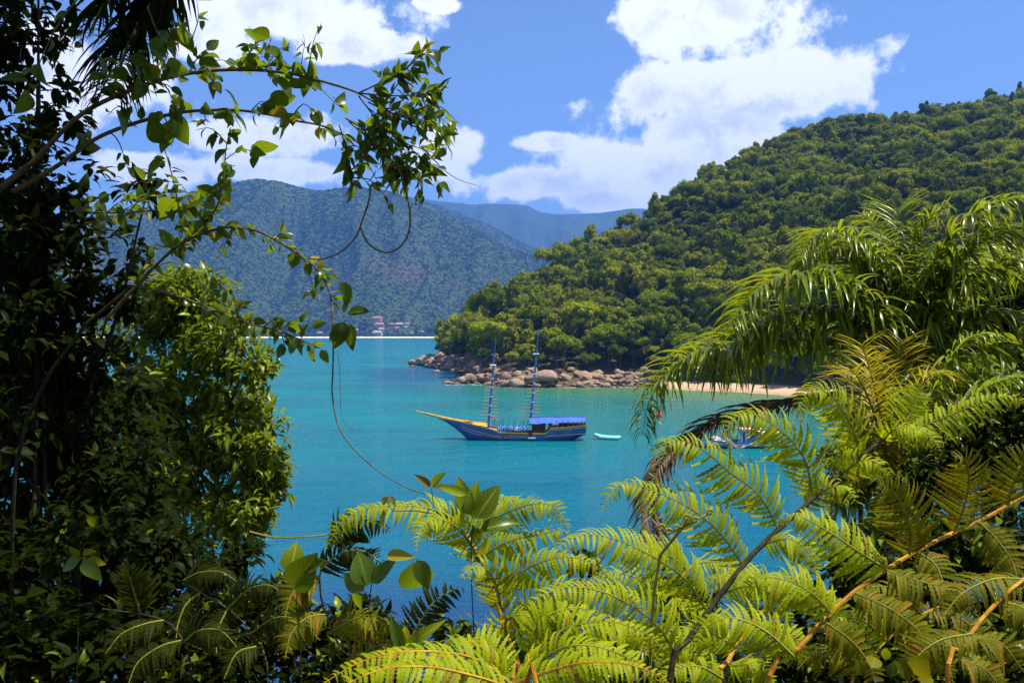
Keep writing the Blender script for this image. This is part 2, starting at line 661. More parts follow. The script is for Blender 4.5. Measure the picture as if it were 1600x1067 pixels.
def soil_mat():
    m, t, out = new_mat('forest_soil')
    ge = t.add('ShaderNodeNewGeometry')
    pos = ge.outputs['Position']
    n = t.noise(pos, 0.4, 6, 0.6)
    c = t.mix(t.mr(n, 0.35, 0.65), (0.022, 0.026, 0.01), (0.05, 0.045, 0.02))
    # sand along the cove, bare earth among the rocks
    s = t.add('ShaderNodeSeparateXYZ')
    t.l.new(pos, s.inputs[0])
    n2 = t.noise(pos, 1.6, 5, 0.6)
    sand = t.mix(t.mr(n2, 0.35, 0.65), (0.37, 0.25, 0.155), (0.46, 0.33, 0.215))
    wet = t.mr(s.outputs[2], 0.15, 0.75)
    sand = t.mix(wet, (0.33, 0.22, 0.12), sand)
    u = t.m('DIVIDE', s.outputs[0], s.outputs[1])
    isand = t.m('MULTIPLY', t.mr(u, 0.15, 0.17), t.mr(t.m('ADD', s.outputs[2], t.m('MULTIPLY', n, 0.8)), 2.35, 1.8))
    rocky = t.m('MULTIPLY', t.mr(s.outputs[2], 6.0, 4.0), t.mr(u, 0.17, 0.15))
    c = t.mix(t.m('MULTIPLY', rocky, 0.75), c, t.mix(t.mr(n2, 0.3, 0.7), (0.045, 0.03, 0.02), (0.13, 0.085, 0.055)))
    c = t.mix(isand, c, sand)
    t.l.new(principled(t, c, 0.9, 0.2).outputs[0], out.inputs[0])
    return m


MAT['soil'] = soil_mat()
hme = grid_mesh('headland', np.linspace(565, 2150, 330), np.linspace(0, 1, 150) ** 1.35, head_xyz, MAT['soil'])
headland = link(bpy.data.objects.new('headland', hme), None, Matrix.Identity(4))
tag(headland, 'steep headland with a sandy cove beach under the forest', kind='structure')

# ------------------------------------------------------------------ far mountains
_au = np.array([-900, -400, -100, 60, 150, 230, 290, 330, 400, 440, 500, 560, 610, 650, 700, 750, 800, 840, 880, 930, 1000, 1200, 1600.])
_ay = np.array([300, 330, 320, 345, 352, 330, 306, 292, 279, 287, 299, 293, 301, 318, 338, 362, 390, 412, 440, 478, 505, 512, 512.])
_bu = np.array([-900, 300, 520, 600, 650, 700, 750, 800, 840, 870, 905, 950, 1000, 1100, 1300, 1600.])
_by = np.array([420, 420, 320, 302, 310, 325, 345, 371, 392, 399, 380, 361, 350, 345, 330, 330.])
_eu = np.array([-900, 300, 560, 640, 700, 745, 790, 822, 845, 870, 910, 950, 990, 1100, 1300, 1600.])
_ey = np.array([450, 400, 312, 306, 315, 319, 318, 320, 330, 334, 334, 331, 325, 330, 320, 330.])


_du = np.array([-900, 700, 780, 830, 870, 910, 960, 1000, 1100, 1300, 1600.])
_dy = np.array([512, 512, 470, 427, 400, 378, 354, 343, 335, 335, 335.])


def far_h(x, y):
    u = 800 + F * x / y
    n = fbm(x / 330.0 + 31 + 0.6 * fbm(x / 500.0, y / 500.0, 2), y / 1300.0 + 0.3 * fbm(x / 300.0, y / 400.0, 2), 4, True) - 0.52
    n2 = fbm(x / 110.0 + 3, y / 110.0, 3) - 0.44
    z = np.where(y < 2482, (y - 2482) * 0.05, np.clip((y - 2482) * 0.04, 0, 2.6))
    z = z + np.clip((y - 2560) / 400, 0, 1) * 22 + np.clip((y - 2560) / 100, 0, 1) * n2 * 12
    for (U, Y, foot, top, pw, na) in ((_au, _ay, 2660., 3500., 1.05, 460.), (_du, _dy, 3700., 4300., 1.0, 260.), (_bu, _by, 3900., 5000., 1.0, 380.), (_eu, _ey, 5600., 7600., 1.0, 420.)):
        hr = H + (YH - np.interp(u, U, Y)) / F * top
        t = (y - foot) / (top - foot)
        front = 24 + (hr - 24) * np.clip(t, 0, 1) ** pw
        front = front + n * na * np.sin(np.pi * np.clip(t, 0, 1)) + n2 * 14
        behind = hr - (y - top) * 0.5
        h = np.where(t > 1, behind, np.where(t < 0, -50, front))
        z = np.maximum(z, h)
    return z


def far_xyz(uu, ss):
    y = 2440 + 6200 * ss
    x = (uu - 800) / F * y
    return x, y, far_h(x, y)


def far_mat():
    m, t, out = new_mat('far_forest')
    ge = t.add('ShaderNodeNewGeometry')
    pos = ge.outputs['Position']
    v = t.add('ShaderNodeTexVoronoi')
    t.put(v.inputs['Vector'], pos)
    v.inputs['Scale'].default_value = 0.07
    n = t.noise(pos, 0.004, 5, 0.6)
    n2 = t.noise(pos, 0.03, 4, 0.6)
    c = t.mix(t.mr(n, 0.35, 0.65), (0.035, 0.06, 0.012), (0.05, 0.075, 0.014))
    c = t.mix(t.mr(n2, 0.45, 0.7), c, (0.025, 0.042, 0.013))
    c = t.mix(t.mr(t.noise(pos, 0.0022, 4, 0.6), 0.6, 0.68, 0, 0.5), c, (0.11, 0.07, 0.045))
    s = t.add('ShaderNodeSeparateXYZ')
    t.l.new(pos, s.inputs[0])
    sand = t.mr(s.outputs[1], 2552, 2546)
    c = t.mix(sand, c, (0.72, 0.64, 0.5))
    b = t.add('ShaderNodeBump')
    b.inputs['Strength'].default_value = 1.0
    b.inputs['Distance'].default_value = 9.0
    t.put(b.inputs['Height'], t.m('SUBTRACT', 1.0, v.outputs['Distance']))
    t.l.new(principled(t, c, 0.9, 0.1, normal=b.outputs[0]).outputs[0], out.inputs[0])
    return m


MAT['far'] = far_mat()
fme = grid_mesh('mountains', np.linspace(-700, 1500, 420), np.linspace(0, 1, 300) ** 1.5, far_xyz, MAT['far'])
mountains = link(bpy.data.objects.new('mountains', fme), None, Matrix.Identity(4))
tag(mountains, 'blue forested mountain range with a white beach along its foot', kind='structure')

# ------------------------------------------------------------------ the slope we stand on


def near_h(x, y):
    z = 14.75 - 0.02 * y - 0.44 * np.maximum(0, y - 1.2) + 0.28 * np.maximum(0, -y - 1)
    z = z + 0.05 * np.maximum(0, np.abs(x) - 3)
    z = z + (fbm(x / 3.0 + 50, y / 3.0 + 50, 4) - 0.47) * 0.9
    return z


def near_xyz(uu, ss):
    return uu, ss, near_h(uu, ss)


def floor_mat():
    m, t, out = new_mat('forest_floor')
    ge = t.add('ShaderNodeNewGeometry')
    n = t.noise(ge.outputs['Position'], 2.5, 8, 0.65)
    n2 = t.noise(ge.outputs['Position'], 0.7, 4, 0.6)
    c = t.mix(t.mr(n, 0.35, 0.65), (0.03, 0.022, 0.012), (0.08, 0.06, 0.03))
    c = t.mix(t.mr(n2, 0.45, 0.6, 0, 0.7), c, (0.03, 0.045, 0.01))
    b = t.add('ShaderNodeBump')
    b.inputs['Distance'].default_value = 0.08
    t.put(b.inputs['Height'], n)
    t.l.new(principled(t, c, 0.95, 0.15, normal=b.outputs[0]).outputs[0], out.inputs[0])
    return m


MAT['floor'] = floor_mat()
nme = grid_mesh('hillside', np.linspace(-45, 60, 106), np.linspace(-14, 46, 90), near_xyz, MAT['floor'])
hillside = link(bpy.data.objects.new('hillside', nme), None, Matrix.Identity(4))
tag(hillside, 'steep shaded forest floor falling away to the water', kind='structure')

# ------------------------------------------------------------------ trees of the headland


def crown_mat(far=False):
    m, t, out = new_mat('far_tree_crown' if far else 'tree_crown')
    oi = t.add('ShaderNodeObjectInfo')
    ge = t.add('ShaderNodeNewGeometry')
    r = oi.outputs['Random']
    base = t.ramp(r, [(0.0, (0.022, 0.05, 0.003)), (0.2, (0.08, 0.125, 0.004)), (0.45, (0.20, 0.26, 0.004)), (0.85, (0.33, 0.345, 0.006)), (1.0, (0.24, 0.21, 0.045))])
    if far:
        base = t.ramp(r, [(0.0, (0.015, 0.034, 0.016)), (0.5, (0.028, 0.055, 0.02)), (0.9, (0.05, 0.08, 0.024)), (1.0, (0.07, 0.065, 0.035))])  # darker and bluer: distance haze put into the crown colour
    patch = t.m('ADD', t.m('MULTIPLY', t.noise(ge.outputs['Position'], 0.018, 3, 0.6), 0.5), t.m('MULTIPLY', t.noise(ge.outputs['Position'], 0.0035, 4, 0.6), 0.5))
    base = t.mix(t.mr(patch, 0.4, 0.66, 0, 0.55), base, (0.05, 0.07, 0.006))
    isl = ge.outputs['Random Per Island']
    c = t.mix(t.m('MULTIPLY', isl, 0.2 if far else 0.6), base, t.mix(0.5, base, (0.22, 0.24, 0.015)))
    b = principled(t, c, 0.8, 0.0)
    tl = t.add('ShaderNodeBsdfTranslucent')
    t.put(tl.inputs[0], t.mix(0.5, c, (0.30, 0.36, 0.01)))
    mx = t.add('ShaderNodeMixShader')
    mx.inputs[0].default_value = 0.2
    t.l.new(b.outputs[0], mx.inputs[1])
    t.l.new(tl.outputs[0], mx.inputs[2])
    t.l.new(mx.outputs[0], out.inputs[0])
    return m


MAT['crown'] = crown_mat()
MAT['far_crown'] = crown_mat(True)


def ico(sub):
    import bmesh
    bm = bmesh.new()
    bmesh.ops.create_icosphere(bm, subdivisions=sub, radius=1)
    V = np.array([v.co[:] for v in bm.verts])
    FA = np.array([[v.index for v in f.verts] for f in bm.faces])
    bm.free()
    return V, FA


ICO1 = ico(1)
ICO2 = ico(2)
ICO3 = ico(3)


def crown_mesh(name, seed, n, card, wide=4.6, tall=2.6, zc=6.6, nl=9, core=0.8, up=0.35, mat='crown'):
    """a crown of several leafy lobes: loose leaf sprays over dark inner masses"""
    g = np.random.default_rng(seed)
    lobes = [(np.array([0, 0, zc + tall * 0.1]), wide * 0.42)]
    for k in range(int(nl * 2.4)):
        a = g.uniform(0, 2 * math.pi)
        q = g.uniform(0.1, 1.0) ** 0.6 * 0.85
        dome = math.sqrt(max(0.0, 1 - q * q)) - 0.45
        lobes.append((np.array([math.cos(a) * wide * q, math.sin(a) * wide * q, zc + (dome + g.uniform(-0.35, 0.35)) * tall]), wide * g.uniform(0.13, 0.31)))
    Vs, Ts, Qs = [], [], []
    nv = 0
    for c, r in lobes:
        V, FA = ICO1
        V = V * r * core * g.uniform(0.85, 1.15, (len(V), 1)) * np.array([1, 1, 0.75]) + c
        Vs.append(V)
        Ts.append(FA + nv)
        nv += len(V)
    per = np.array([r * r for c, r in lobes])
    per = (per / per.sum() * n).astype(int)
    for (c, r), k in zip(lobes, per):
        d = g.normal(size=(k, 3))
        d[:, 2] = d[:, 2] * 0.9 + up
        d /= np.linalg.norm(d, axis=1)[:, None]
        p = c + d * r * np.array([1, 1, 0.78]) * g.uniform(0.75, 1.3, (k, 1))
        nrm = d + g.normal(size=(k, 3)) * 0.75 + np.array([0, 0, 0.45])
        nrm /= np.linalg.norm(nrm, axis=1)[:, None]
        a = np.cross(nrm, g.normal(size=(k, 3)))
        a /= np.linalg.norm(a, axis=1)[:, None]
        b = np.cross(nrm, a)
        s = card * g.uniform(0.6, 1.35, (k, 1))
        a = a * s
        b = b * s * g.uniform(0.45, 0.8, (k, 1))
        q = np.stack([p - a, p - b * 0.9 - nrm * s * 0.12, p + a, p + b * 0.9 - nrm * s * 0.12], 1).reshape(-1, 3)
        Vs.append(q)
        Qs.append(np.arange(k * 4).reshape(-1, 4) + nv)
        nv += k * 4
    return np_mesh(name, np.concatenate(Vs), [np.concatenate(Ts), np.concatenate(Qs)], MAT[mat])


def trunk_mesh(name, seed, h=7.0):
    g = random.Random(seed)
    m = MB()
    p = [Vector((g.uniform(-.25, .25) * i, g.uniform(-.25, .25) * i, -0.8 + (h + 0.8) * i / 4)) for i in range(5)]
    p[0] = Vector((0, 0, -0.8))
    m.tube(p, [0.34, 0.27, 0.22, 0.17, 0.1], 6)
    for k in range(4):
        a = k * 1.7 + g.uniform(0, 0.8)
        q = p[2].lerp(p[4], 0.15 + 0.2 * k)
        e = q + Vector((math.cos(a) * 2.6, math.sin(a) * 2.6, g.uniform(0.8, 1.9)))
        m.tube([q, q.lerp(e, 0.5) + Vector((0, 0, 0.25)), e], [0.13, 0.09, 0.04], 5)
    return m.mesh(name, MAT['wood'])


CR_W = [4.6, 3.2, 5.6, 3.0, 4.8, 3.8, 6.2, 3.4, 4.2, 2.6, 5.0, 4.0]
CR_T = [3.2, 4.2, 2.2, 4.8, 2.6, 3.6, 2.0, 4.4, 3.0, 3.4, 2.8, 4.6]
CR_Z = [6.4, 6.2, 7.2, 6.8, 6.8, 6.0, 8.2, 6.4, 5.6, 5.4, 7.6, 7.4]
CR_N = [9, 6, 13, 6, 11, 8, 15, 7, 10, 5, 12, 8]
CR_C = [0.34, 0.42, 0.30, 0.5, 0.34, 0.38, 0.3, 0.55, 0.36, 0.4, 0.32, 0.45]
CROWNS = [crown_mesh('crown', 100 + i, 2100, CR_C[i], wide=CR_W[i], tall=CR_T[i], zc=CR_Z[i], nl=CR_N[i]) for i in range(12)]
FARCROWNS = [crown_mesh('far_crown', 200 + i, 150, 1.15, wide=4.8, tall=2.8, zc=3.4, nl=3, core=0.85, mat='far_crown') for i in range(4)]
TRUNKS = [trunk_mesh('trunk', 40 + i) for i in range(4)]


def hill_palm_mesh(seed):
    g = random.Random(seed)
    cr = MB()
    for k in range(14):
        a = 2 * math.pi * k / 14 + g.uniform(-.2, .2)
        e0 = g.uniform(0.1, 0.9)
        L = g.uniform(2.6, 3.4)
        dirh = Vector((math.cos(a), math.sin(a), 0))
        pts = []
        for i in range(9):
            t = i / 8
            pts.append(Vector((0, 0, 8.4)) + dirh * (L * t * (1 - 0.18 * t)) + Vector((0, 0, L * (e0 * t - 1.15 * t * t))))
        cr.tube(pts[::2], [0.06, 0.05, 0.04, 0.03, 0.01], 4)
        side = dirh.cross(Vector((0, 0, 1)))
        for i in range(1, 9):
            for j in range(2):
                c = pts[i - 1].lerp(pts[i], j * 0.5)
                for s in (-1, 1):
                    ln = 0.95 * (1 - 0.55 * (i / 8))
                    tip = c + side * s * ln * 0.8 + dirh * ln * 0.35 + Vector((0, 0, -0.45 * ln))
                    md = c.lerp(tip, 0.5) + Vector((0, 0, 0.12))
                    w = dirh * 0.10
                    cr.raw([c - w, c + w, md + w, md - w, tip], [(0, 1, 2, 3), (3, 2, 4)])
    tr = MB()
    tr.tube([(0, 0, -0.8), (0.1, 0.05, 3), (0.05, 0.1, 6), (0, 0, 8.5)], [0.24, 0.19, 0.16, 0.15], 7)
    return cr.mesh('palm_crown', MAT['hill_palm']), tr.mesh('palm_trunk', MAT['palm_wood'])


PALMS = [hill_palm_mesh(3), hill_palm_mesh(4)]

# tree positions on the headland
pts = []
sp = 4.3
gx = np.arange(-60, 520, sp)
gy = np.arange(190, 700, sp)
X, Y = np.meshgrid(gx, gy)
X = (X + RNG.uniform(-0.46, 0.46, X.shape) * sp).ravel()
Y = (Y + RNG.uniform(-0.46, 0.46, Y.shape) * sp).ravel()
U = 800 + F * X / Y
DS = head_ds(U)
DR = np.interp(U, _ru, _rd)
Z = head_h(X, Y)
OFF = Y - DS
edge = np.where(U < 1030, np.minimum(13.5, 4 + (DR - DS) * 0.10), 16.5)
ok = (U > 690) & (U < 1690) & (OFF > edge) & (Y < DR + 14) & (Z > 1.2)
X, Y, Z, U, OFF = X[ok], Y[ok], Z[ok], U[ok], OFF[ok]
DIST = Y.copy()
# trees at the forest's foot and on its edge show largest; those behind the palms do not show
PYT = YH - (Z + 6 - H) / Y * F
hidden = (U > 1330) & (PYT > 330) | (U > 1200) & (PYT > 450)
order = np.argsort(DIST + hidden * 1000)
sil = DIST > np.interp(U, _ru, _rd) - 6

shared = 'trees on the headland'


def tree_label(u, py, off, s):
    size = 'broad' if s > 0.95 else 'small' if s < 0.6 else 'leafy'
    if u < 763:
        where = 'left of the schooner fore mast'
    elif u < 842:
        where = 'between the two schooner masts'
    elif u < 1000:
        where = 'between the main mast and the palm fronds'
    else:
        where = 'behind the palm fronds'
    if off < 26:
        row = 'at the foot of the forest'
    elif py > 505:
        row = 'low on the headland'
    elif py > 455:
        row = 'partway up the headland'
    else:
        row = 'well up the headland slope'
    return f'{size} tree {row}, {where}'


def plant_tree(i, k):
    s = 0.45 + 0.75 * random.random() ** 1.6
    if U[i] < 760:
        s *= 0.85
    M = Matrix.Translation((X[i], Y[i], Z[i])) @ Matrix.Rotation(rnd(0, 6.28), 4, 'Z') @ Matrix.Diagonal((s, s, s * rnd(0.85, 1.45), 1))
    root = bpy.data.objects.new('forest_tree', None)
    link(root, None, M)
    tag(root, tree_label(U[i], PYT[i], OFF[i], s), 'tree', shared)
    a = link(bpy.data.objects.new('crown', CROWNS[k % 12]), root, M)
    link(bpy.data.objects.new('trunk', TRUNKS[k % 4]), root, M)
    return a


NT_IND = 300
crown_objs = []
for k, i in enumerate(order[:NT_IND]):
    crown_objs.append(plant_tree(i, k))
rest = order[NT_IND:]
# ------------------------------------------------------------------ a wood too large to count


def scatter(name, P3, scale, objs, label, seed=1):
    """one object whose points each carry a copy of a tree crown"""
    n = len(P3)
    g = np.random.default_rng(seed)
    me = bpy.data.meshes.new(name)
    me.vertices.add(n)
    me.vertices.foreach_set('co', np.asarray(P3, dtype=np.float32).ravel())
    for nm, ty, data in (('tree_scale', 'FLOAT_VECTOR', scale), ('tree_turn', 'FLOAT_VECTOR', np.stack([g.uniform(-.1, .1, n), g.uniform(-.1, .1, n), g.uniform(0, 6.28, n)], 1)),
                         ('tree_pick', 'INT', g.integers(0, len(objs), n))):
        a = me.attributes.new(nm, ty, 'POINT')
        a.data.foreach_set('vector' if ty == 'FLOAT_VECTOR' else 'value', np.ascontiguousarray(data, dtype=np.float32 if ty == 'FLOAT_VECTOR' else np.int32).ravel())
    o = link(bpy.data.objects.new(name, me), None, Matrix.Identity(4))
    tag(o, label, 'forest', kind='stuff')
    ng = bpy.data.node_groups.new(name + '_trees', 'GeometryNodeTree')
    ng.interface.new_socket('Geometry', in_out='INPUT', socket_type='NodeSocketGeometry')
    ng.interface.new_socket('Geometry', in_out='OUTPUT', socket_type='NodeSocketGeometry')
    gi = ng.nodes.new('NodeGroupInput')
    go = ng.nodes.new('NodeGroupOutput')
    iop = ng.nodes.new('GeometryNodeInstanceOnPoints')
    jn = ng.nodes.new('GeometryNodeJoinGeometry')
    for ob in objs:
        oi = ng.nodes.new('GeometryNodeObjectInfo')
        oi.transform_space = 'ORIGINAL'
        oi.inputs['Object'].default_value = ob
        oi.inputs['As Instance'].default_value = True
        ng.links.new(oi.outputs['Geometry'], jn.inputs[0])

    def attr(nm, ty):
        a = ng.nodes.new('GeometryNodeInputNamedAttribute')
        a.data_type = ty
        a.inputs['Name'].default_value = nm
        return a.outputs['Attribute']
    ng.links.new(gi.outputs[0], iop.inputs['Points'])
    ng.links.new(jn.outputs[0], iop.inputs['Instance'])
    iop.inputs['Pick Instance'].default_value = True
    ng.links.new(attr('tree_pick', 'INT'), iop.inputs['Instance Index'])
    e2r = ng.nodes.new('FunctionNodeEulerToRotation')
    ng.links.new(attr('tree_turn', 'FLOAT_VECTOR'), e2r.inputs[0])
    ng.links.new(e2r.outputs[0], iop.inputs['Rotation'])
    ng.links.new(attr('tree_scale', 'FLOAT_VECTOR'), iop.inputs['Scale'])
    ng.links.new(iop.outputs[0], go.inputs[0])
    md = o.modifiers.new('trees', 'NODES')
    md.node_group = ng
    return o


g = np.random.default_rng(11)
sc = 0.45 + 0.75 * g.random(len(rest)) ** 1.6
sc = np.where(g.random(len(rest)) < 0.08, sc * 1.25, sc)
scatter('headland_forest', np.stack([X[rest], Y[rest], Z[rest] - 1.0], 1), np.stack([sc, sc, sc * g.uniform(0.85, 1.5, len(rest))], 1), crown_objs[:12],
        'dense green forest covering the upper slopes of the headland', 5)

# palms among the trees
for k, (px, off) in enumerate([(716, 30), (742, 46), (862, 70), (905, 40), (948, 95), (985, 60), (1035, 55), (820, 34)]):
    d = head_ds(px) + off
    x = (px - 800) / F * d
    z = float(head_h(np.array(x), np.array(d)))
    M = Matrix.Translation((x, d, z)) @ Matrix.Rotation(rnd(0, 6), 4, 'Z') @ Matrix.Scale(rnd(1.0, 1.25), 4)
    root = link(bpy.data.objects.new('palm_tree', None), None, M)
    tag(root, 'small feathery palm standing among the headland trees', 'palm', 'palms in the headland forest')
    c, tr = PALMS[k % 2]
    link(bpy.data.objects.new('crown', c), root, M)
    link(bpy.data.objects.new('trunk', tr), root, M)

# thin bare-trunked trees that stand clear of the canopy
MAT['pale_bark'] = bark_mat('pale_bark', (0.22, 0.19, 0.15), (0.42, 0.38, 0.32), 3)
BARE = []
for sd in (91, 92, 93):
    gq = random.Random(sd)
    m = MB()
    pq = [Vector((gq.uniform(-.2, .2) * i, gq.uniform(-.2, .2) * i, -1 + 3.0 * i)) for i in range(5)]
    m.tube(pq, [0.3, 0.25, 0.2, 0.15, 0.07], 6)
    for k in range(7):
        a = k * 2.1 + gq.uniform(0, 0.8)
        q = pq[2].lerp(pq[4], 0.1 + 0.13 * k)
        e = q + Vector((math.cos(a) * 2.2, math.sin(a) * 2.2, gq.uniform(0.7, 2.0)))
        m.tube([q, q.lerp(e, 0.5) + Vector((0, 0, 0.2)), e], [0.09, 0.06, 0.02], 5)
    BARE.append(m.mesh('bare_trunk', MAT['pale_bark']))
TUFT = [crown_mesh('tuft', 400 + i, 260, 0.32, wide=2.6, tall=1.4, zc=11.2, nl=4, core=0.4) for i in range(2)]
for k, (px, back, sc_, lab) in enumerate([(1466, 6, 1.15, 'thin pale tree with a small round crown standing alone on the skyline of the headland'),
                                          (1440, 4, 0.9, 'short pale trunked tree just left of the lone skyline tree'),
                                          (1235, 5, 0.85, 'thin pale tree rising at the notch of the headland skyline beside the cloud'),
                                          (1112, 5, 0.9, 'thin pale tree on the skyline above the middle of the headland'),
                                          (985, 8, 0.8, 'thin pale tree on the skyline above the schooner main mast'),
                                          (1330, 60, 1.0, 'pale trunked tree showing among the high crowns above the feathery palm'),
                                          (1180, 110, 0.95, 'pale trunked tree in the middle of the headland slope'),
                                          (930, 60, 0.85, 'pale trunked tree on the slope above the right hand shore rocks')]):
    d = float(np.interp(px, _ru, _rd)) - back
    x = (px - 800) / F * d
    z = float(head_h(np.array(x), np.array(d)))
    M = Matrix.Translation((x, d, z + 1.0)) @ Matrix.Rotation(rnd(0, 6), 4, 'Z') @ Matrix.Scale(sc_, 4)
    root = link(bpy.data.objects.new('skyline_tree', None), None, M)
    tag(root, lab, 'tree', 'pale trees standing clear of the headland canopy')
    link(bpy.data.objects.new('trunk', BARE[k % 3]), root, M)
    link(bpy.data.objects.new('crown', TUFT[k % 2]), root, M)

# foam where the water breaks on the rocks, and a wash line on the sand
MAT['foam'] = plain_mat('sea_foam', (0.62, 0.66, 0.66), 0.9, 0.1, 0.2, 2)
fv, ff = [], []


def foam_patch(x, y, a, b, rot):
    n0 = len(fv)
    k = 9
    for j in range(k):
        an = 2 * math.pi * j / k
        r = rnd(0.45, 1.1)
        p_ = Vector((math.cos(an) * a * r, math.sin(an) * b * r, 0))
        p_.rotate(Matrix.Rotation(rot, 3, 'Z'))
        fv.append((x + p_.x, y + p_.y, 0.03))
    ff.append(tuple(range(n0, n0 + k)))


for k in range(130):
    px = rnd(655, 1015)
    d = float(head_ds(px)) - rnd(0.2, 3.2)
    foam_patch((px - 800) / F * d, d, rnd(0.3, 1.5), rnd(0.12, 0.4), rnd(-0.5, 0.5))
for k in range(26):
    px = rnd(690, 765)
    d = rnd(291, 297)
    foam_patch((px - 800) / F * d, d, rnd(0.4, 1.6), rnd(0.15, 0.4), rnd(-0.3, 0.3))
for k in range(150):
    px = 1035 + 300 * k / 150
    d = float(head_ds(px)) - 0.5 + 0.5 * math.sin(k * 0.5)
    foam_patch((px - 800) / F * d, d, rnd(0.4, 0.9), rnd(0.1, 0.22), rnd(-0.3, 0.1) - 0.5)
fo = MB()
fo.v, fo.f = fv, ff
foam = fo.build('sea_foam', MAT['foam'], None, Matrix.Identity(4))
tag(foam, 'thin white foam along the shore rocks and the sand edge', 'foam', kind='stuff')

# ------------------------------------------------------------------ far village, then the far woods around it


def on_far(px, py):
    for d in np.arange(2555, 3600, 4.0):
        p = P(px, py, d)
        if far_h(np.array(p.x), np.array(p.y)) >= p.z:
            return p
    return P(px, py, 2700)


MAT['roof'] = plain_mat('roof_tile', (0.34, 0.15, 0.09), 0.8, 0.2, 0.25, 0.6)
MAT['roof_grey'] = plain_mat('roof_grey', (0.32, 0.28, 0.24), 0.8, 0.2, 0.2, 0.6)
MAT['house'] = plain_mat('house_wall', (0.36, 0.31, 0.25), 0.85, 0.2, 0.15, 0.5)
MAT['house_v'] = plain_mat('house_violet', (0.22, 0.14, 0.26), 0.85, 0.2, 0.15, 0.5)
MAT['house_w'] = plain_mat('house_white', (0.5, 0.48, 0.44), 0.85, 0.2, 0.1, 0.5)
MAT['window'] = plain_mat('dark_window', (0.03, 0.03, 0.04), 0.3, 0.5, 0.2)
houses = [(590, 501, 13, 'house', 'roof', 'orange roofed house highest up the far village'),
          (593, 511, 14, 'house', 'roof', 'cream house with an orange roof in the middle of the far village'),
          (555, 519, 11, 'house', 'roof', 'low house with long orange roof, leftmost in the far village by the beach'),
          (590, 524, 14, 'house_w', 'roof_grey', 'wide pale house nearest the far beach'),
          (596, 518, 9, 'house_w', 'roof_grey', 'house with pale grey roof just above the wide beach house'),
          (613, 510, 8, 'house_v', 'roof', 'violet walled house left of the long purple building in the far village'),
          (624, 510, 11, 'house_v', 'roof_grey', 'long purple building in the far village'),
          (636, 509, 8, 'house_w', 'roof', 'tall house with red hipped roof, rightmost high house of the far village'),
          (620, 515, 7, 'house', 'roof', 'small orange roofed house below the purple building'),
          (617, 522, 8, 'house', 'roof', 'small red roofed house near the far beach'),
          (634, 513, 5, 'house_w', 'roof_grey', 'small white house below the red hipped roof'),
          (645, 523, 6, 'house_w', 'roof_grey', 'small white beach house right of the far village'),
          (660, 521, 6, 'house_v', 'roof', 'small violet house at the right end of the far beach village'),
          (500, 524, 9, 'house', 'roof', 'small house by the far beach seen behind the hanging vine'),
          (460, 523, 10, 'house', 'roof_grey', 'grey roofed house by the far beach above the leafy branch')]
hpos = []
for (px, py, w, wm, rm, lab) in houses:
    p = on_far(px, py)
    W = w / F * p.y
    hgt = W * (0.42 if w < 10 else 0.3)
    dp = W * 0.7
    root = empty('village_house', (p.x, p.y, p.z), lab, 'house', None, rnd(-0.3, 0.3))
    M = WM[root]
    MB().box(-W / 2, W / 2, -dp / 2, dp / 2, -3, hgt).build('wall', MAT[wm], root, M)
    r = MB()
    o = 0.6
    r.raw([(-W / 2 - o, -dp / 2 - o, hgt), (W / 2 + o, -dp / 2 - o, hgt), (W / 2 + o, dp / 2 + o, hgt), (-W / 2 - o, dp / 2 + o, hgt),
           (-W / 2 + W * 0.12, 0, hgt + dp * 0.34), (W / 2 - W * 0.12, 0, hgt + dp * 0.34)],
          [(0, 1, 5, 4), (2, 3, 4, 5), (1, 2, 5), (3, 0, 4), (3, 2, 1, 0)])
    r.build('roof', MAT[rm], root, M)
    nw = 3 if w > 9 else 2
    for q in range(nw):
        xc = (q + 0.5) / nw * W - W / 2
        MB().box(xc - W * 0.07, xc + W * 0.07, -dp / 2 - 0.06, -dp / 2 + 0.2, hgt * 0.3, hgt * 0.75).build('window', MAT['window'], root, M)
    hpos.append((px, w, p.y))
p = on_far(607, 516)
mast = empty('radio_mast', p, 'thin red and white mast standing among the far village roofs', 'mast')
MAT['mast_red'] = plain_mat('mast_red', (0.6, 0.16, 0.1), 0.6)
for k in range(6):
    z0 = k * 7.5
    MB().tube([(0, 0, z0 - (1 if k == 0 else 0)), (0, 0, z0 + 7.5)], [0.75 - k * 0.07, 0.68 - k * 0.07], 6).build('mast_section', MAT['mast_red'] if k % 2 == 0 else MAT['house_w'], mast, WM[mast])


def far_points(n, u0, u1, d0, d1, g):
    u = g.uniform(u0, u1, n)
    y = np.sqrt(g.uniform(d0 ** 2, d1 ** 2, n))
    x = (u - 800) / F * y
    z = far_h(x, y)
    py = YH - (z - H) / y * F
    keep = z > 1.5
    for (hx, hw, hy) in hpos:
        keep &= ~((np.abs(u - hx) < hw * 0.65) & (y > hy - 70) & (y < hy + 16))
    return np.stack([x, y, z], 1)[keep], u[keep], y[keep]


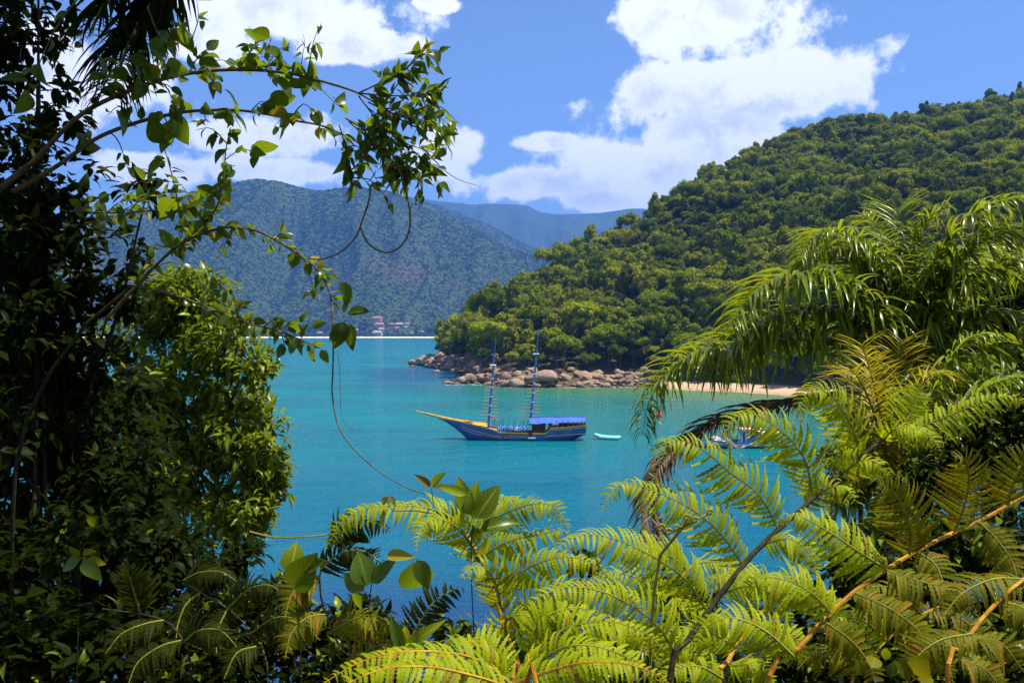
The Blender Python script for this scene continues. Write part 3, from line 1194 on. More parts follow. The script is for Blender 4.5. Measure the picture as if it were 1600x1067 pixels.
proto = [bpy.data.objects.new('far_tree', None) for _ in range(0)]
fsrc = []
for k, (px, py, s) in enumerate([(572, 524, 1.3), (605, 523, 1.6), (650, 519, 1.5), (676, 523, 1.4)]):
    p = on_far(px, py)
    M = Matrix.Translation((p.x, p.y - 6, p.z)) @ Matrix.Scale(s, 4)
    root = link(bpy.data.objects.new('village_tree', None), None, M)
    tag(root, ['round green tree at the left of the far village beach', 'rounded dark tree beside the wide pale beach house', 'leafy tree right of the red hipped roof in the far village',
               'green tree at the right end of the far white beach'][k], 'tree')
    fsrc.append(link(bpy.data.objects.new('crown', FARCROWNS[k]), root, M))
    link(bpy.data.objects.new('trunk', TRUNKS[k]), root, M @ Matrix.Scale(0.5, 4))
g = np.random.default_rng(12)
A, ua, ya = far_points(26000, 150, 905, 2600, 3560, g)
s = 0.5 + 0.75 * g.random(len(A)) ** 1.7
scatter('mountain_forest', A - np.array([0, 0, 2.0]), np.stack([s, s, s * 0.7], 1), fsrc, 'forest covering the nearer blue mountain across the bay', 6)
B_, ub, yb = far_points(16000, 520, 1010, 3720, 5080, g)
s = g.uniform(0.7, 1.4, len(B_))
scatter('ridge_forest', B_ - np.array([0, 0, 2.0]), np.stack([s, s, s * 0.7], 1), fsrc, 'hazy blue forest on the further mountain ridge', 7)
C_, uc, yc = far_points(1600, 330, 720, 2556, 2680, g)
s = g.uniform(0.5, 1.2, len(C_))
scatter('shore_woods', C_ - np.array([0, 0, 0.5]), np.stack([s, s, s], 1), fsrc, 'low pale green trees along the far beach and around the village', 8)

# ------------------------------------------------------------------ haze: the humid air over the bay
hz, t_, out_ = new_mat('haze_air')
pv = t_.add('ShaderNodeVolumePrincipled')
pv.inputs['Color'].default_value = (0.11, 0.33, 1.0, 1)
pv.inputs['Density'].default_value = 0.000122
pv.inputs['Anisotropy'].default_value = 0.1
t_.l.new(pv.outputs[0], out_.inputs['Volume'])
hb = MB().box(-9300, 9300, -400, 11300, -60, 1250)
haze = hb.build('haze', hz, None, Matrix.Identity(4))
tag(haze, 'thin blue summer haze over the bay', kind='stuff')

# ------------------------------------------------------------------ shore boulders


def rock_mat():
    m, t, out = new_mat('granite')
    tc = t.add('ShaderNodeTexCoord')
    oi = t.add('ShaderNodeObjectInfo')
    ge = t.add('ShaderNodeNewGeometry')
    pos = ge.outputs['Position']
    n = t.noise(pos, 0.7, 6, 0.65)
    n2 = t.noise(pos, 3.0, 5, 0.65)
    c = t.mix(oi.outputs['Random'], (0.14, 0.085, 0.058), (0.28, 0.195, 0.14))
    c = t.mix(t.mr(n, 0.4, 0.62, 0, 0.7), c, (0.34, 0.26, 0.20))
    c = t.mix(t.mr(n2, 0.55, 0.75, 0, 0.6), c, (0.10, 0.07, 0.05))
    s = t.add('ShaderNodeSeparateXYZ')
    t.l.new(pos, s.inputs[0])
    wet = t.mr(t.m('ADD', s.outputs[2], t.m('MULTIPLY', n, 0.6)), 1.2, 0.6)
    c = t.mix(t.m('MULTIPLY', wet, 0.75), c, (0.05, 0.035, 0.025))
    b = t.add('ShaderNodeBump')
    b.inputs['Strength'].default_value = 0.8
    b.inputs['Distance'].default_value = 0.6
    t.put(b.inputs['Height'], t.noise(pos, 0.9, 8, 0.72))
    t.l.new(principled(t, c, 0.85, 0.25, normal=b.outputs[0]).outputs[0], out.inputs[0])
    return m


MAT['rock'] = rock_mat()


def boulder_mesh(seed):
    g = np.random.default_rng(seed)
    V, FA = ICO3
    V = V.copy()
    for k in range(14):                     # planar breaks
        n = g.normal(size=3)
        n /= np.linalg.norm(n)
        h = g.uniform(0.5, 0.85)
        d = V @ n - h
        V = V - np.outer(np.clip(d, 0, None) * 0.92, n)
    for k in range(4):
        w = g.normal(size=3) * 2.6
        V = V * (1 + 0.05 * np.sin(V @ w + g.uniform(0, 6)))[:, None]
    V = V / np.abs(V).max()
    V = V * np.array([1.0, g.uniform(0.7, 0.95), g.uniform(0.62, 0.85)])
    return np_mesh('boulder', V, FA, MAT['rock'], smooth=True)


BOULD = [boulder_mesh(300 + i) for i in range(9)]
RG = 'boulders along the headland shore'


def boulder(px, py, wpx, label, d=None, zs=1.0, sink=0.3, k=None, group=RG):
    """a boulder whose middle shows at (px, py), wpx photo pixels wide"""
    if d is None:
        ds = float(head_ds(px))
        best = None
        for o in np.arange(-3, 26, 0.5):
            q = P(px, py, ds + o)
            if float(head_h(np.array(q.x), np.array(q.y))) >= q.z - wpx / F * ds * 0.12:
                best = q
                break
        q = best or P(px, py, ds + 12)
    else:
        q = P(px, py, d)
    r = wpx / F * q.y * 0.52
    M = Matrix.Translation(q) @ Matrix.Rotation(rnd(0, 6.28), 4, 'Z') @ Matrix.Rotation(rnd(-0.25, 0.25), 4, 'X') @ Matrix.Diagonal((r, r, r * zs * rnd(0.85, 1.1), 1))
    o = link(bpy.data.objects.new('boulder', BOULD[(k if k is not None else random.randrange(9))]), None, M)
    return tag(o, label, 'boulder', group)


special = [
    (645, 566, 16, 'pale rounded rock alone in the water, farthest left off the headland', 470),
    (644, 574, 12, 'low dark rock awash just below the farthest left rock', 440),
    (681, 582, 13, 'small brown rock alone in the water left of the stony spit', 385),
    (688, 556, 20, 'tall rounded dark boulder highest at the left tip of the headland', None),
    (670, 566, 22, 'brown boulder at the very left end of the shore rocks', None),
    (690, 563, 18, 'broad boulder below the tall dark one at the headland tip', None),
    (724, 563, 15, 'pale upright boulder under the trees near the headland tip', None),
    (771, 572, 17, 'grey rounded boulder high up under the trees behind the fore mast', None),
    (752, 589, 36, 'long brown boulder left of the fore mast', None),
    (779, 585, 20, 'dark square boulder right of the fore mast', None),
    (846, 588, 62, 'huge pale slab of rock behind the main mast', None),
    (822, 592, 34, 'sloping pinkish slab at the left of the huge pale rock', None),
    (812, 599, 30, 'low broad rock at the waterline left of the huge pale rock', None),
    (902, 585, 21, 'big dark boulder in the shade right of the huge pale rock', None),
    (925, 588, 23, 'grey flat faced boulder under the dark trees', None),
    (921, 600, 20, 'flat grey boulder at the water under the flat faced one', None),
    (953, 595, 24, 'pointed brown boulder leaning among the right hand shore rocks', None),
    (966, 588, 17, 'round brown boulder above the right hand shore rocks', None),
    (983, 594, 22, 'brown boulder at the right end of the rocks, by the palm leaves', None),
    (697, 600, 20, 'flat dark rock at the tip of the stony spit in the water', 300),
    (718, 596, 26, 'brown rock on the stony spit pointing left', 303),
    (735, 593, 26, 'large brown rock on the landward half of the stony spit', 303),
    (712, 601, 16, 'low rock on the near side of the stony spit', 297),
    (764, 604, 24, 'flat rock at the water below the fore mast crosstree', 289),
]
for (px, py, w, lab, d) in special:
    boulder(px, py + (4 if w > 30 else 0), w * 1.12, lab, d, 0.62 if w > 30 else 0.9, group=None)
# the loose rocks between them
n_r = 0
while n_r < 300:
    left = n_r < 95
    px = rnd(655, 752) if left else rnd(735, 1018)
    ds = float(head_ds(px))
    o = rnd(-2.0, 26 if px < 735 else 14.5)
    d = ds + o
    x = (px - 800) / F * d
    z = float(head_h(np.array(x), np.array(d)))
    if z < -0.6 or z > 8:
        n_r += 1 if rnd(0, 1) < 0.1 else 0
        continue
    wpx = 7.5 + 16 * rnd(0, 1) ** 1.9
    r = wpx / F * d * 0.52
    zz = max(z, -0.2) + r * 0.22
    M = Matrix.Translation((x, d, zz)) @ Matrix.Rotation(rnd(0, 6.28), 4, 'Z') @ Matrix.Rotation(rnd(-0.5, 0.5), 4, 'X') @ Matrix.Diagonal((r * rnd(1.0, 1.35), r, r * rnd(0.65, 1.0), 1))
    ob = link(bpy.data.objects.new('boulder', BOULD[random.randrange(9)]), None, M)
    size = 'small' if wpx < 9 else 'big' if wpx > 15 else 'middling'
    row = 'at the waterline' if zz < 1.3 else 'under the trees' if o > 10.5 else 'in the jumble'
    where = 'at the left tip of the headland' if px < 705 else 'left of the fore mast' if px < 766 else 'between the two masts' if px < 836 else 'just right of the main mast' if px < 905 else 'towards the palm leaves'
    tag(ob, f'{size} brown granite boulder {row} {where}', 'boulder', RG)
    n_r += 1
# small stones of the spit
for k in range(16):
    px = rnd(700, 760)
    d = rnd(296, 309)
    r = rnd(6, 13) / F * d * 0.5
    M = Matrix.Translation(((px - 800) / F * d, d, rnd(-0.1, 0.5))) @ Matrix.Rotation(rnd(0, 6.28), 4, 'Z') @ Matrix.Diagonal((r, r, r * 0.8, 1))
    ob = link(bpy.data.objects.new('boulder', BOULD[random.randrange(9)]), None, M)
    tag(ob, 'small brown rock of the stony spit left of the fore mast', 'boulder', 'small rocks of the stony spit')

# ------------------------------------------------------------------ the schooner
MAT['hull'] = plain_mat('hull_blue', (0.03, 0.10, 0.34), 0.45, 0.4, 0.25, 0.8)
MAT['hull_dark'] = plain_mat('hull_dark', (0.02, 0.04, 0.1), 0.5)
MAT['yellow'] = plain_mat('paint_yellow', (0.62, 0.32, 0.035), 0.5, 0.4, 0.2, 2)
MAT['deck'] = plain_mat('deck_ochre', (0.55, 0.27, 0.03), 0.6, 0.3, 0.25, 1.5)
MAT['mastblue'] = plain_mat('mast_blue', (0.03, 0.11, 0.38), 0.45, 0.4, 0.2)
MAT['awning'] = plain_mat('awning_blue', (0.05, 0.115, 0.55), 0.75, 0.2, 0.12, 1.2)
MAT['maroon'] = plain_mat('maroon', (0.06, 0.016, 0.012), 0.6, 0.3, 0.3, 2)
MAT['seat_blue'] = plain_mat('seat_blue', (0.09, 0.28, 0.62), 0.5, 0.3, 0.2, 3)
MAT['white'] = plain_mat('white_paint', (0.8, 0.8, 0.78), 0.5, 0.3, 0.08, 3)
MAT['rope'] = plain_mat('rope', (0.25, 0.2, 0.13), 0.8, 0.2)
MAT['rung'] = plain_mat('rung_wood', (0.42, 0.27, 0.09), 0.6, 0.3)
MAT['red'] = plain_mat('red_paint', (0.75, 0.04, 0.03), 0.45, 0.4, 0.1)
MAT['black'] = plain_mat('black_opening', (0.008, 0.008, 0.01), 0.6, 0.2)

SD = 143.5
SK = SD / F


def SX(px):
    return (px - 800) * SK


def SZ(py):
    return (688.4 - py) * SK


ship = empty('schooner', (0, SD + 2.2, 0), 'two masted blue wooden schooner with yellow trim anchored in the bay', 'schooner')
SM = WM[ship] @ Matrix.Rotation(R(-3), 4, 'Z')
_sx = [SX(p) for p in (684, 700, 720, 740, 760, 772, 777, 781, 853, 857, 861, 880, 900, 917)]
_sz = [SZ(p) for p in (655, 657, 660, 664, 668.5, 671.5, 673, 675.6, 677, 674, 669, 667.5, 665.5, 664)]


def sheer(x):
    return float(np.interp(x, _sx, _sz))


def beam(x):
    return float(np.interp(x, [SX(684), SX(700), SX(725), SX(755), SX(790), SX(850), SX(890), SX(917)], [0.06, 0.62, 1.45, 2.1, 2.45, 2.45, 2.2, 1.75]))


def keel(x):
    return float(np.interp(x, [SX(684), SX(693), SX(712), SX(731), SX(745), SX(800), SX(885), SX(897), SX(917)], [SZ(657), SZ(661), SZ(674), -0.25, -0.9, -1.1, -0.9, -0.1, 0.75]))


def side_y(x, z):
    b, zt, zk = beam(x), sheer(x), keel(x)
    s = min(1, max(0, (zt - z) / max(0.05, zt - zk)))
    return b * (1 - 0.10 * s - 0.9 * s ** 4)


st = sorted(set(list(np.linspace(SX(684), SX(917), 60)) + _sx))
hull = MB()
rows = []
for x in st:
    zt, zk = sheer(x), keel(x)
    row = []
    for sgn in (-1, 1):
        ss = [i / 8 for i in range(9)]
        q = [(x, sgn * beam(x) * (1 - 0.10 * s - 0.9 * s ** 4), zt + (zk - zt) * s) for s in ss]
        row += q if sgn < 0 else q[::-1]
    rows.append(row)
hull.loft(rows)
hull.f.append(tuple(range(len(hull.v) - 18, len(hull.v))))
hull_o = hull.build('hull', MAT['hull'], ship, SM, smooth=True)
dk = MB()
drows = []
for x in st:
    z = sheer(x) - (0.35 if SX(777) < x < SX(861) else 0.28)
    b = side_y(x, z) - 0.03
    drows.append([(x, -b, z), (x, 0, z + 0.06), (x, b, z)])
dk.loft(drows)
dk.build('deck', MAT['deck'], ship, SM)


def strip(name, x0, x1, zf, h=0.13, proud=0.05, mat='yellow', n=40, parent=None, side=(-1, 1)):
    m = MB()
    for sg in side:
        r = []
        for x in np.linspace(x0, x1, n):
            z = zf(x)
            y = side_y(x, z)
            r.append([(x, sg * (y - 0.04), z - h / 2), (x, sg * (y + proud), z - h / 2), (x, sg * (y + proud), z + h / 2), (x, sg * (y - 0.04), z + h / 2)])
        m.loft(r, close=True)
    return m.build(name, MAT[mat], parent or ship, SM)


strip('gunwale', SX(686), SX(917), lambda x: sheer(x) - 0.02, 0.17, 0.07, n=80)
strip('rub_rail', SX(720), SX(772), lambda x: float(np.interp(x, [SX(720), SX(745), SX(772)], [SZ(667), SZ(674.5), SZ(680.5)])), 0.09, 0.06, side=(-1,))
strip('rub_rail', SX(772), SX(783), lambda x: SZ(681.5), 0.09, 0.06, side=(-1,))
strip('rub_rail', SX(853), SX(917), lambda x: float(np.interp(x, [SX(853), SX(858), SX(917)], [SZ(682), SZ(680.6), SZ(677.5)])), 0.1, 0.06, side=(-1,))
strip('rub_rail', SX(722), SX(786), lambda x: float(np.interp(x, [SX(722), SX(745), SX(786)], [SZ(671.5), SZ(679), SZ(684.5)])), 0.07, 0.05, side=(-1,))
# yellow rails above bow and stern
strip('stern_band', SX(862), SX(916), lambda x: sheer(x) - 0.26, 0.12, 0.055, side=(-1,))
for k in range(13):
    x = SX(863.5 + k * 4.1)
    z = sheer(x) - 0.14
    y = side_y(x, z)
    MB().box(x - 0.13, x + 0.13, -y - 0.045, -y + 0.1, z - 0.07, z + 0.06).build('rail_port', MAT['maroon'], ship, SM)
# bowsprit
bs = MB()
bs.tube([(SX(727), 0, SZ(662.5)), (SX(690), 0, SZ(654.8)), (SX(646.5), 0, SZ(644.5))], [0.2, 0.17, 0.08], 8)
bs_o = bs.build('bowsprit', MAT['yellow'], ship, SM)
MB().tube([(SX(646.5), 0, SZ(644.5)), (SX(690), 0.02, SZ(659))], 0.035, 5).build('bobstay', MAT['rope'], bs_o, SM)
MB().tube([(SX(727), -0.5, SZ(661)), (SX(727), 0.5, SZ(661))], 0.2, 8).build('windlass', MAT['yellow'], ship, SM)
# bow hatch with ochre cover
MB().raw([(SX(733), -1.0, SZ(663.4)), (SX(762), -1.5, SZ(667.5)), (SX(762), 1.5, SZ(667.5)), (SX(733), 1.0, SZ(663.4)),
          (SX(740), -0.6, SZ(661.5)), (SX(758), -0.9, SZ(664)), (SX(758), 0.9, SZ(664)), (SX(740), 0.6, SZ(661.5))],
         [(0, 1, 5, 4), (1, 2, 6, 5), (2, 3, 7, 6), (3, 0, 4, 7), (4, 5, 6, 7)]).build('fore_hatch', MAT['deck'], ship, SM)


def mast(xb, yb, xt, yt, ycross, nrung, top_rung):
    bx, bz, tx, tz = SX(xb), SZ(yb), SX(xt), SZ(yt)
    q = lambda t: Vector((bx + (tx - bx) * t, 0, bz + (tz - bz) * t))
    tc = (yb - ycross) / (yb - yt)
    m = MB().tube([q(-0.03), q(0.3), q(tc), q(tc + 0.02), q(1)], [0.19, 0.17, 0.14, 0.1, 0.05], 8)
    mo = m.build('mast', MAT['mastblue'], ship, SM)
    c = q(tc)
    MB().box(c.x - 0.5, c.x + 0.35, -0.9, 0.9, c.z - 0.07, c.z + 0.07).build('crosstree', MAT['white'], mo, SM)
    for k in range(5):                                  # pale bands on the lower mast
        z = q(0.12 + k * 0.1)
        MB().tube([z - Vector((0, 0, 0.06)), z + Vector((0, 0, 0.06))], 0.2, 8).build('mast_band', MAT['white'], mo, SM)
    # shrouds on both sides, ladder rungs between them
    for sg in (-1, 1):
        x0 = bx + sg * 0.0
        feet = [Vector((bx + sg * 0.15 - 0.95, sg * 2.25, bz + 0.5)), Vector((bx + sg * 0.15 + 0.25, sg * 2.25, bz + 0.5))]
        feet = [f + Vector((1.1 if sg > 0 else -0.35, 0, 0)) for f in feet]
        head = c + Vector((0, sg * 0.5, 0))
        for f in feet:
            MB().tube([f, head], 0.014, 4).build('shroud', MAT['rope'], mo, SM)
        for k in range(nrung):
            t = 0.03 + k * top_rung / nrung
            a, b = feet[0].lerp(head, t), feet[1].lerp(head, t)
            e = (b - a).normalized() * 0.14
            MB().tube([a - e, b + e], 0.04, 5).build('ratline_rung', MAT['rung'], mo, SM)
    return mo


m1 = mast(762.5, 667, 774.5, 523, 571.5, 13, 0.78)
m2 = mast(829, 662, 842.5, 514, 553.5, 13, 0.72)
q1 = Vector((SX(774.5), 0, SZ(524)))
q2 = Vector((SX(842.5), 0, SZ(515)))
MB().tube([(SX(763), 0, SZ(655)), (SX(830), 0, SZ(654))], 0.025, 4).build('lifeline', MAT['rope'], ship, SM)
# small red rolled flag forward of the fore mast
MB().tube([(SX(766.5), -0.4, SZ(653.6)), (SX(769, ), -0.4, SZ(653.2)), (SX(771.5), -0.4, SZ(653.8))], [0.1, 0.24, 0.1], 7).build('rolled_flag', MAT['red'], ship, SM)
# rail posts
for k, px in enumerate([771, 778, 785, 794, 804, 812, 818, 824]):
    for sg in (-1, 1):
        zb = sheer(SX(px)) - 0.2
        MB().tube([(SX(px), sg * 2.2, zb), (SX(px), sg * 2.2, SZ(657.5) if k % 2 == 0 else SZ(663))], 0.045, 5).build('rail_post', MAT['mastblue'], ship, SM)
for px in (862, 871, 880, 889, 897, 904, 910, 915):
    for sg in (-1, 1):
        b = side_y(SX(px), sheer(SX(px))) - 0.1
        MB().tube([(SX(px), sg * b, sheer(SX(px)) - 0.2), (SX(px), sg * b, SZ(657.3))], 0.05, 5).build('awning_post', MAT['mastblue'], ship, SM)
# deck seats in rows, blue and white, and a white cool box
for k in range(9):
    x = SX(778 + k * 5.4)
    MB().box(x, x + 0.36, -1.7, -0.4, SZ(676), SZ(671)).box(x + 0.28, x + 0.4, -1.7, -0.4, SZ(671), SZ(668.6)).build('deck_seat', MAT['seat_blue'] if k != 5 else MAT['white'], ship, SM)
    MB().box(x, x + 0.36, 0.4, 1.7, SZ(676), SZ(671)).box(x + 0.28, x + 0.4, 0.4, 1.7, SZ(671), SZ(668.6)).build('deck_seat', MAT['seat_blue'], ship, SM)
MB().box(SX(806), SX(813), -2.1, -1.75, SZ(675), SZ(668.5)).build('cool_box', MAT['white'], ship, SM)
MB().box(SX(790), SX(828), -2.3, -2.1, SZ(676.5), SZ(673)).build('low_rail_board', MAT['maroon'], ship, SM)
# wheelhouse under the front of the awning
MB().box(SX(832), SX(853), -2.05, 2.05, SZ(678), SZ(663.3)).build('wheelhouse', MAT['maroon'], ship, SM)
for k in range(3):
    MB().box(SX(835 + k * 6), SX(839 + k * 6), -2.09, -1.9, SZ(671), SZ(666)).build('wheelhouse_window', MAT['black'], ship, SM)
MB().box(SX(827), SX(833), -2.52, -2.4, SZ(684), SZ(671)).build('gangway_door', MAT['maroon'], ship, SM)
MB().box(SX(826.5), SX(838), -2.75, -2.38, SZ(684.6), SZ(682.8)).build('boarding_step', MAT['white'], ship, SM)
for x0, x1 in ((858, 864), (874, 902)):
    MB().box(SX(x0), SX(x1), -1.5, 1.5, SZ(669), SZ(664 if x0 < 870 else 663.8)).build('stern_bench', MAT['maroon'], ship, SM)
# awning: long canvas aft, loose triangular front flap
aw = MB()
rows = []
for i in range(15):
    t = i / 14
    x = SX(843 + (916 - 843) * t)
    zc = SZ(np.interp(t, [0, 1], [654.6, 652.6])) + 0.05 * math.sin(t * 12)
    row = []
    for k in range(9):
        y = -2.2 + 4.4 * k / 8
        row.append((x, y, zc - 0.72 * (abs(y) / 2.2) ** 2.2 * (1 - 0.4 * t) + 0.04 * math.sin(k * 2 + i)))
    rows.append(row)
aw.loft(rows)
aw_o = aw.build('awning', MAT['awning'], ship, SM, smooth=True)
fl = MB()
a, b, c, d = Vector((SX(828), -0.4, SZ(654.5))), Vector((SX(829), -2.2, SZ(661.5))), Vector((SX(853), -2.2, SZ(662.8))), Vector((SX(846), -0.6, SZ(654)))
rows = []
for i in range(7):
    u = i / 6
    p, q = a.lerp(d, u), b.lerp(c, u)
    rows.append([tuple(p.lerp(q, v / 5) + Vector((0, 0, -0.16 * math.sin(math.pi * v / 5)))) for v in range(6)])
fl.loft(rows)
fl.build('awning_flap', MAT['awning'], aw_o, SM, smooth=True)
MB().tube([(SX(827), 0, SZ(653.8)), (SX(918), 0, SZ(652))], 0.06, 5).build('awning_ridge_pole', MAT['mastblue'], ship, SM)
MB().tube([(SX(916), -1.9, SZ(657)), (SX(921), -1.9, SZ(656.4))], 0.05, 5).build('boom_end', MAT['mastblue'], ship, SM)
# name on the side
cu = bpy.data.curves.new('name_text', 'FONT')
cu.body = 'TUPITUNG'
cu.size = 0.66
cu.extrude = 0.015
cu.space_character = 1.12
tmp = bpy.data.objects.new('name_text', cu)
COL.objects.link(tmp)
dg = bpy.context.evaluated_depsgraph_get()
tme = bpy.data.meshes.new_from_object(tmp.evaluated_get(dg))
bpy.data.objects.remove(tmp)
tme.materials.clear()
tme.materials.append(MAT['yellow'])
tw = max(v.co.x for v in tme.vertices)
sx = (SX(825) - SX(783.5)) / tw
TM = SM @ Matrix.Translation((SX(783.5), -2.50, SZ(684.3))) @ Matrix.Rotation(R(90), 4, 'X') @ Matrix.Diagonal((sx, 1, 1, 1))
link(bpy.data.objects.new('name_lettering', tme), ship, TM)

# ------------------------------------------------------------------ inflatable dinghy
MAT['rubber'] = plain_mat('rubber_mint', (0.2, 0.56, 0.53), 0.45, 0.4, 0.12, 2)
MAT['rubber2'] = plain_mat('rubber_teal', (0.08, 0.38, 0.38), 0.5, 0.4, 0.12, 2)
ding = empty('inflatable_dinghy', (P(950, 687, 145).x, 145.5, 0), 'mint green inflatable dinghy floating behind the schooner stern', 'dinghy', None, R(-16))
DM = WM[ding]
pts = [(2.0, -0.75, 0.28), (1.0, -0.76, 0.26), (-0.4, -0.74, 0.28), (-1.2, -0.6, 0.38), (-1.75, -0.3, 0.55), (-1.9, 0, 0.62), (-1.75, 0.3, 0.55), (-1.2, 0.6, 0.38), (-0.4, 0.74, 0.28), (1.0, 0.76, 0.26), (2.0, 0.75, 0.28)]
sp_ = smooth_path(pts, 34)
MB().tube(sp_, [0.05] + [0.25] * 32 + [0.05], 10).build('side_tube', MAT['rubber'], ding, DM, smooth=True)
MB().box(-1.4, 1.5, -0.6, 0.6, 0.08, 0.16).build('floor_board', MAT['rubber2'], ding, DM)
MB().box(1.45, 1.55, -0.6, 0.6, 0.1, 0.55).build('transom', MAT['white'], ding, DM)
MB().box(0.1, 0.4, -0.62, 0.62, 0.34, 0.42).build('seat', MAT['rubber2'], ding, DM)
MB().tube([(-1.85, 0, 0.7), (-2.4, 0.2, 0.2), (-3.0, 0.4, 0.03)], 0.02, 4).build('painter_rope', MAT['rope'], ding, DM)
for x in (-1.0, 0.2, 1.2):
    MB().box(x - 0.07, x + 0.07, -1.03, -0.98, 0.22, 0.34).build('handle', MAT['white'], ding, DM)

# ------------------------------------------------------------------ fishing boat behind the ferns
FD = 134.0
FK = FD / F
MAT['fboat'] = plain_mat('boat_blue', (0.04, 0.17, 0.42), 0.5, 0.35, 0.2, 1)
MAT['fboat2'] = plain_mat('boat_light_blue', (0.16, 0.42, 0.66), 0.5, 0.35, 0.15, 1)
MAT['pinkroof'] = plain_mat('roof_pink', (0.75, 0.36, 0.3), 0.6, 0.3, 0.12, 1)
MAT['net_green'] = plain_mat('net_green', (0.06, 0.17, 0.1), 0.9, 0.1, 0.4, 6)
MAT['net_brown'] = plain_mat('net_brown', (0.42, 0.32, 0.29), 0.9, 0.1, 0.3, 8)
fb = empty('fishing_boat', (P(1162, 700, FD).x, FD + 1.6, 0), 'small blue fishing boat with pink cabin roof half hidden by ferns', 'fishing boat', None, R(3))
FM = WM[fb]
fx = lambda px: (px - 1162) * FK
fz = lambda py: (700.6 - py) * FK
fst = np.linspace(fx(1086), fx(1238), 30)
fsheer = lambda x: float(np.interp(x, [fx(1086), fx(1110), fx(1150), fx(1200), fx(1238)], [1.35, 1.05, 0.78, 0.75, 0.95]))
fbeam = lambda x: float(np.interp(x, [fx(1086), fx(1095), fx(1115), fx(1150), fx(1210), fx(1238)], [0.05, 0.5, 1.3, 1.8, 1.8, 1.35]))
fkeel = lambda x: float(np.interp(x, [fx(1086), fx(1096), fx(1110), fx(1200), fx(1238)], [0.9, -0.1, -0.6, -0.7, -0.3]))


def fsec(x, z):
    zt, zk = fsheer(x), fkeel(x)
    s = min(1, max(0, (zt - z) / max(0.05, zt - zk)))
    return fbeam(x) * (1 - 0.15 * s - 0.85 * s ** 3)


hm = MB()
rows = []
for x in fst:
    zt, zk = fsheer(x), fkeel(x)
    l = [(x, -fsec(x, zt + (zk - zt) * i / 6), zt + (zk - zt) * i / 6) for i in range(7)]
    rows.append(l + [(p[0], -p[1], p[2]) for p in l[::-1]])
hm.loft(rows)
hm.f.append(tuple(range(len(hm.v) - 14, len(hm.v))))
hm.build('hull', MAT['fboat2'], fb, FM, smooth=True)


def fstrip(name, zf, h, mat, pr=0.04):
    m = MB()
    for sg in (-1, 1):
        m.loft([[(x, sg * (fsec(x, zf(x)) - 0.05), zf(x) - h / 2), (x, sg * (fsec(x, zf(x)) + pr), zf(x) - h / 2), (x, sg * (fsec(x, zf(x)) + pr), zf(x) + h / 2), (x, sg * (fsec(x, zf(x)) - 0.05), zf(x) + h / 2)] for x in fst], close=True)
    m.build(name, MAT[mat], fb, FM)


fstrip('gunwale', lambda x: fsheer(x), 0.12, 'fboat')
fstrip('rub_rail', lambda x: fsheer(x) - 0.3, 0.07, 'white', 0.05)
fstrip('boot_stripe', lambda x: 0.16, 0.26, 'black', 0.03)
MB().loft([[(x, -fbeam(x) + 0.06, fsheer(x) - 0.2), (x, fbeam(x) - 0.06, fsheer(x) - 0.2)] for x in fst]).build('deck', MAT['fboat'], fb, FM)
cab = MB().box(fx(1168), fx(1218), -1.15, 1.15, 0.5, fz(677.5))
cab_o = cab.build('cabin', MAT['fboat'], fb, FM)
for k in range(4):
    x = fx(1172 + k * 11.5)
    MB().box(x, x + 0.6, -1.19, -1.0, fz(684.5), fz(679.5)).build('window', MAT['window'], cab_o, FM)
MB().box(fx(1158), fx(1194), -1.4, 1.4, fz(673.5), fz(671)).build('cabin_roof', MAT['pinkroof'], cab_o, FM)
MB().box(fx(1190), fx(1222), -1.35, 1.35, fz(678.4), fz(676.8)).build('aft_roof', MAT['white'], cab_o, FM)
for px in (1160, 1166):
    for sg in (-1, 1):
        MB().tube([(fx(px), sg * 1.2, 0.5), (fx(px), sg * 1.2, fz(673))], 0.06, 5).build('roof_post', MAT['white'], fb, FM)
MB().tube([(fx(1122), 0.1, 0.6), (fx(1121), 0, fz(655))], [0.07, 0.05], 6).build('mast_pole', MAT['rung'], fb, FM)
MB().tube([(fx(1115), -1.5, fz(687.5)), (fx(1133), -1.5, fz(690))], 0.09, 6).build('net_boom', MAT['white'], fb, FM)


def heap(mesh_pts, seed, mat, name):
    V, FA = ICO2
    g_ = np.random.default_rng(seed)
    V = V * (1 + 0.12 * np.sin(V @ g_.normal(size=3) * 5) + 0.1 * np.sin(V @ g_.normal(size=3) * 9))[:, None]
    V = V * np.array(mesh_pts[1]) + np.array(mesh_pts[0])
    link(bpy.data.objects.new(name, np_mesh(name, V, FA, MAT[mat], smooth=True)), fb, FM)


heap(((fx(1145), -0.2, 1.25), (1.0, 1.1, 0.95)), 5, 'net_green', 'net_heap')
heap(((fx(1121), -0.3, 1.0), (0.9, 0.9, 0.6)), 6, 'net_brown', 'rope_heap')
for k in range(9):
    x0 = 1124 + k * 1.2
    pts = [P_ for P_ in [(fx(x0), -1.3 - 0.03 * k, fz(672)), (fx(x0 + 3), -1.75, fz(682)), (fx(x0 + 9 + k * 0.6), -2.0, fz(692 + 0.5 * k)), (fx(x0 + 17 + k * 0.8), -2.05, fz(699 + (k % 4) * 1.6)), (fx(x0 + 27 + k * 0.5), -1.95, fz(701 - k * 0.7)), (fx(1160 + (k % 3)), -1.9, fz(696 + k * .5))]]
    MB().tube(smooth_path(pts, 16), 0.05, 5).build('hanging_net', MAT['net_brown'], fb, FM, smooth=True)

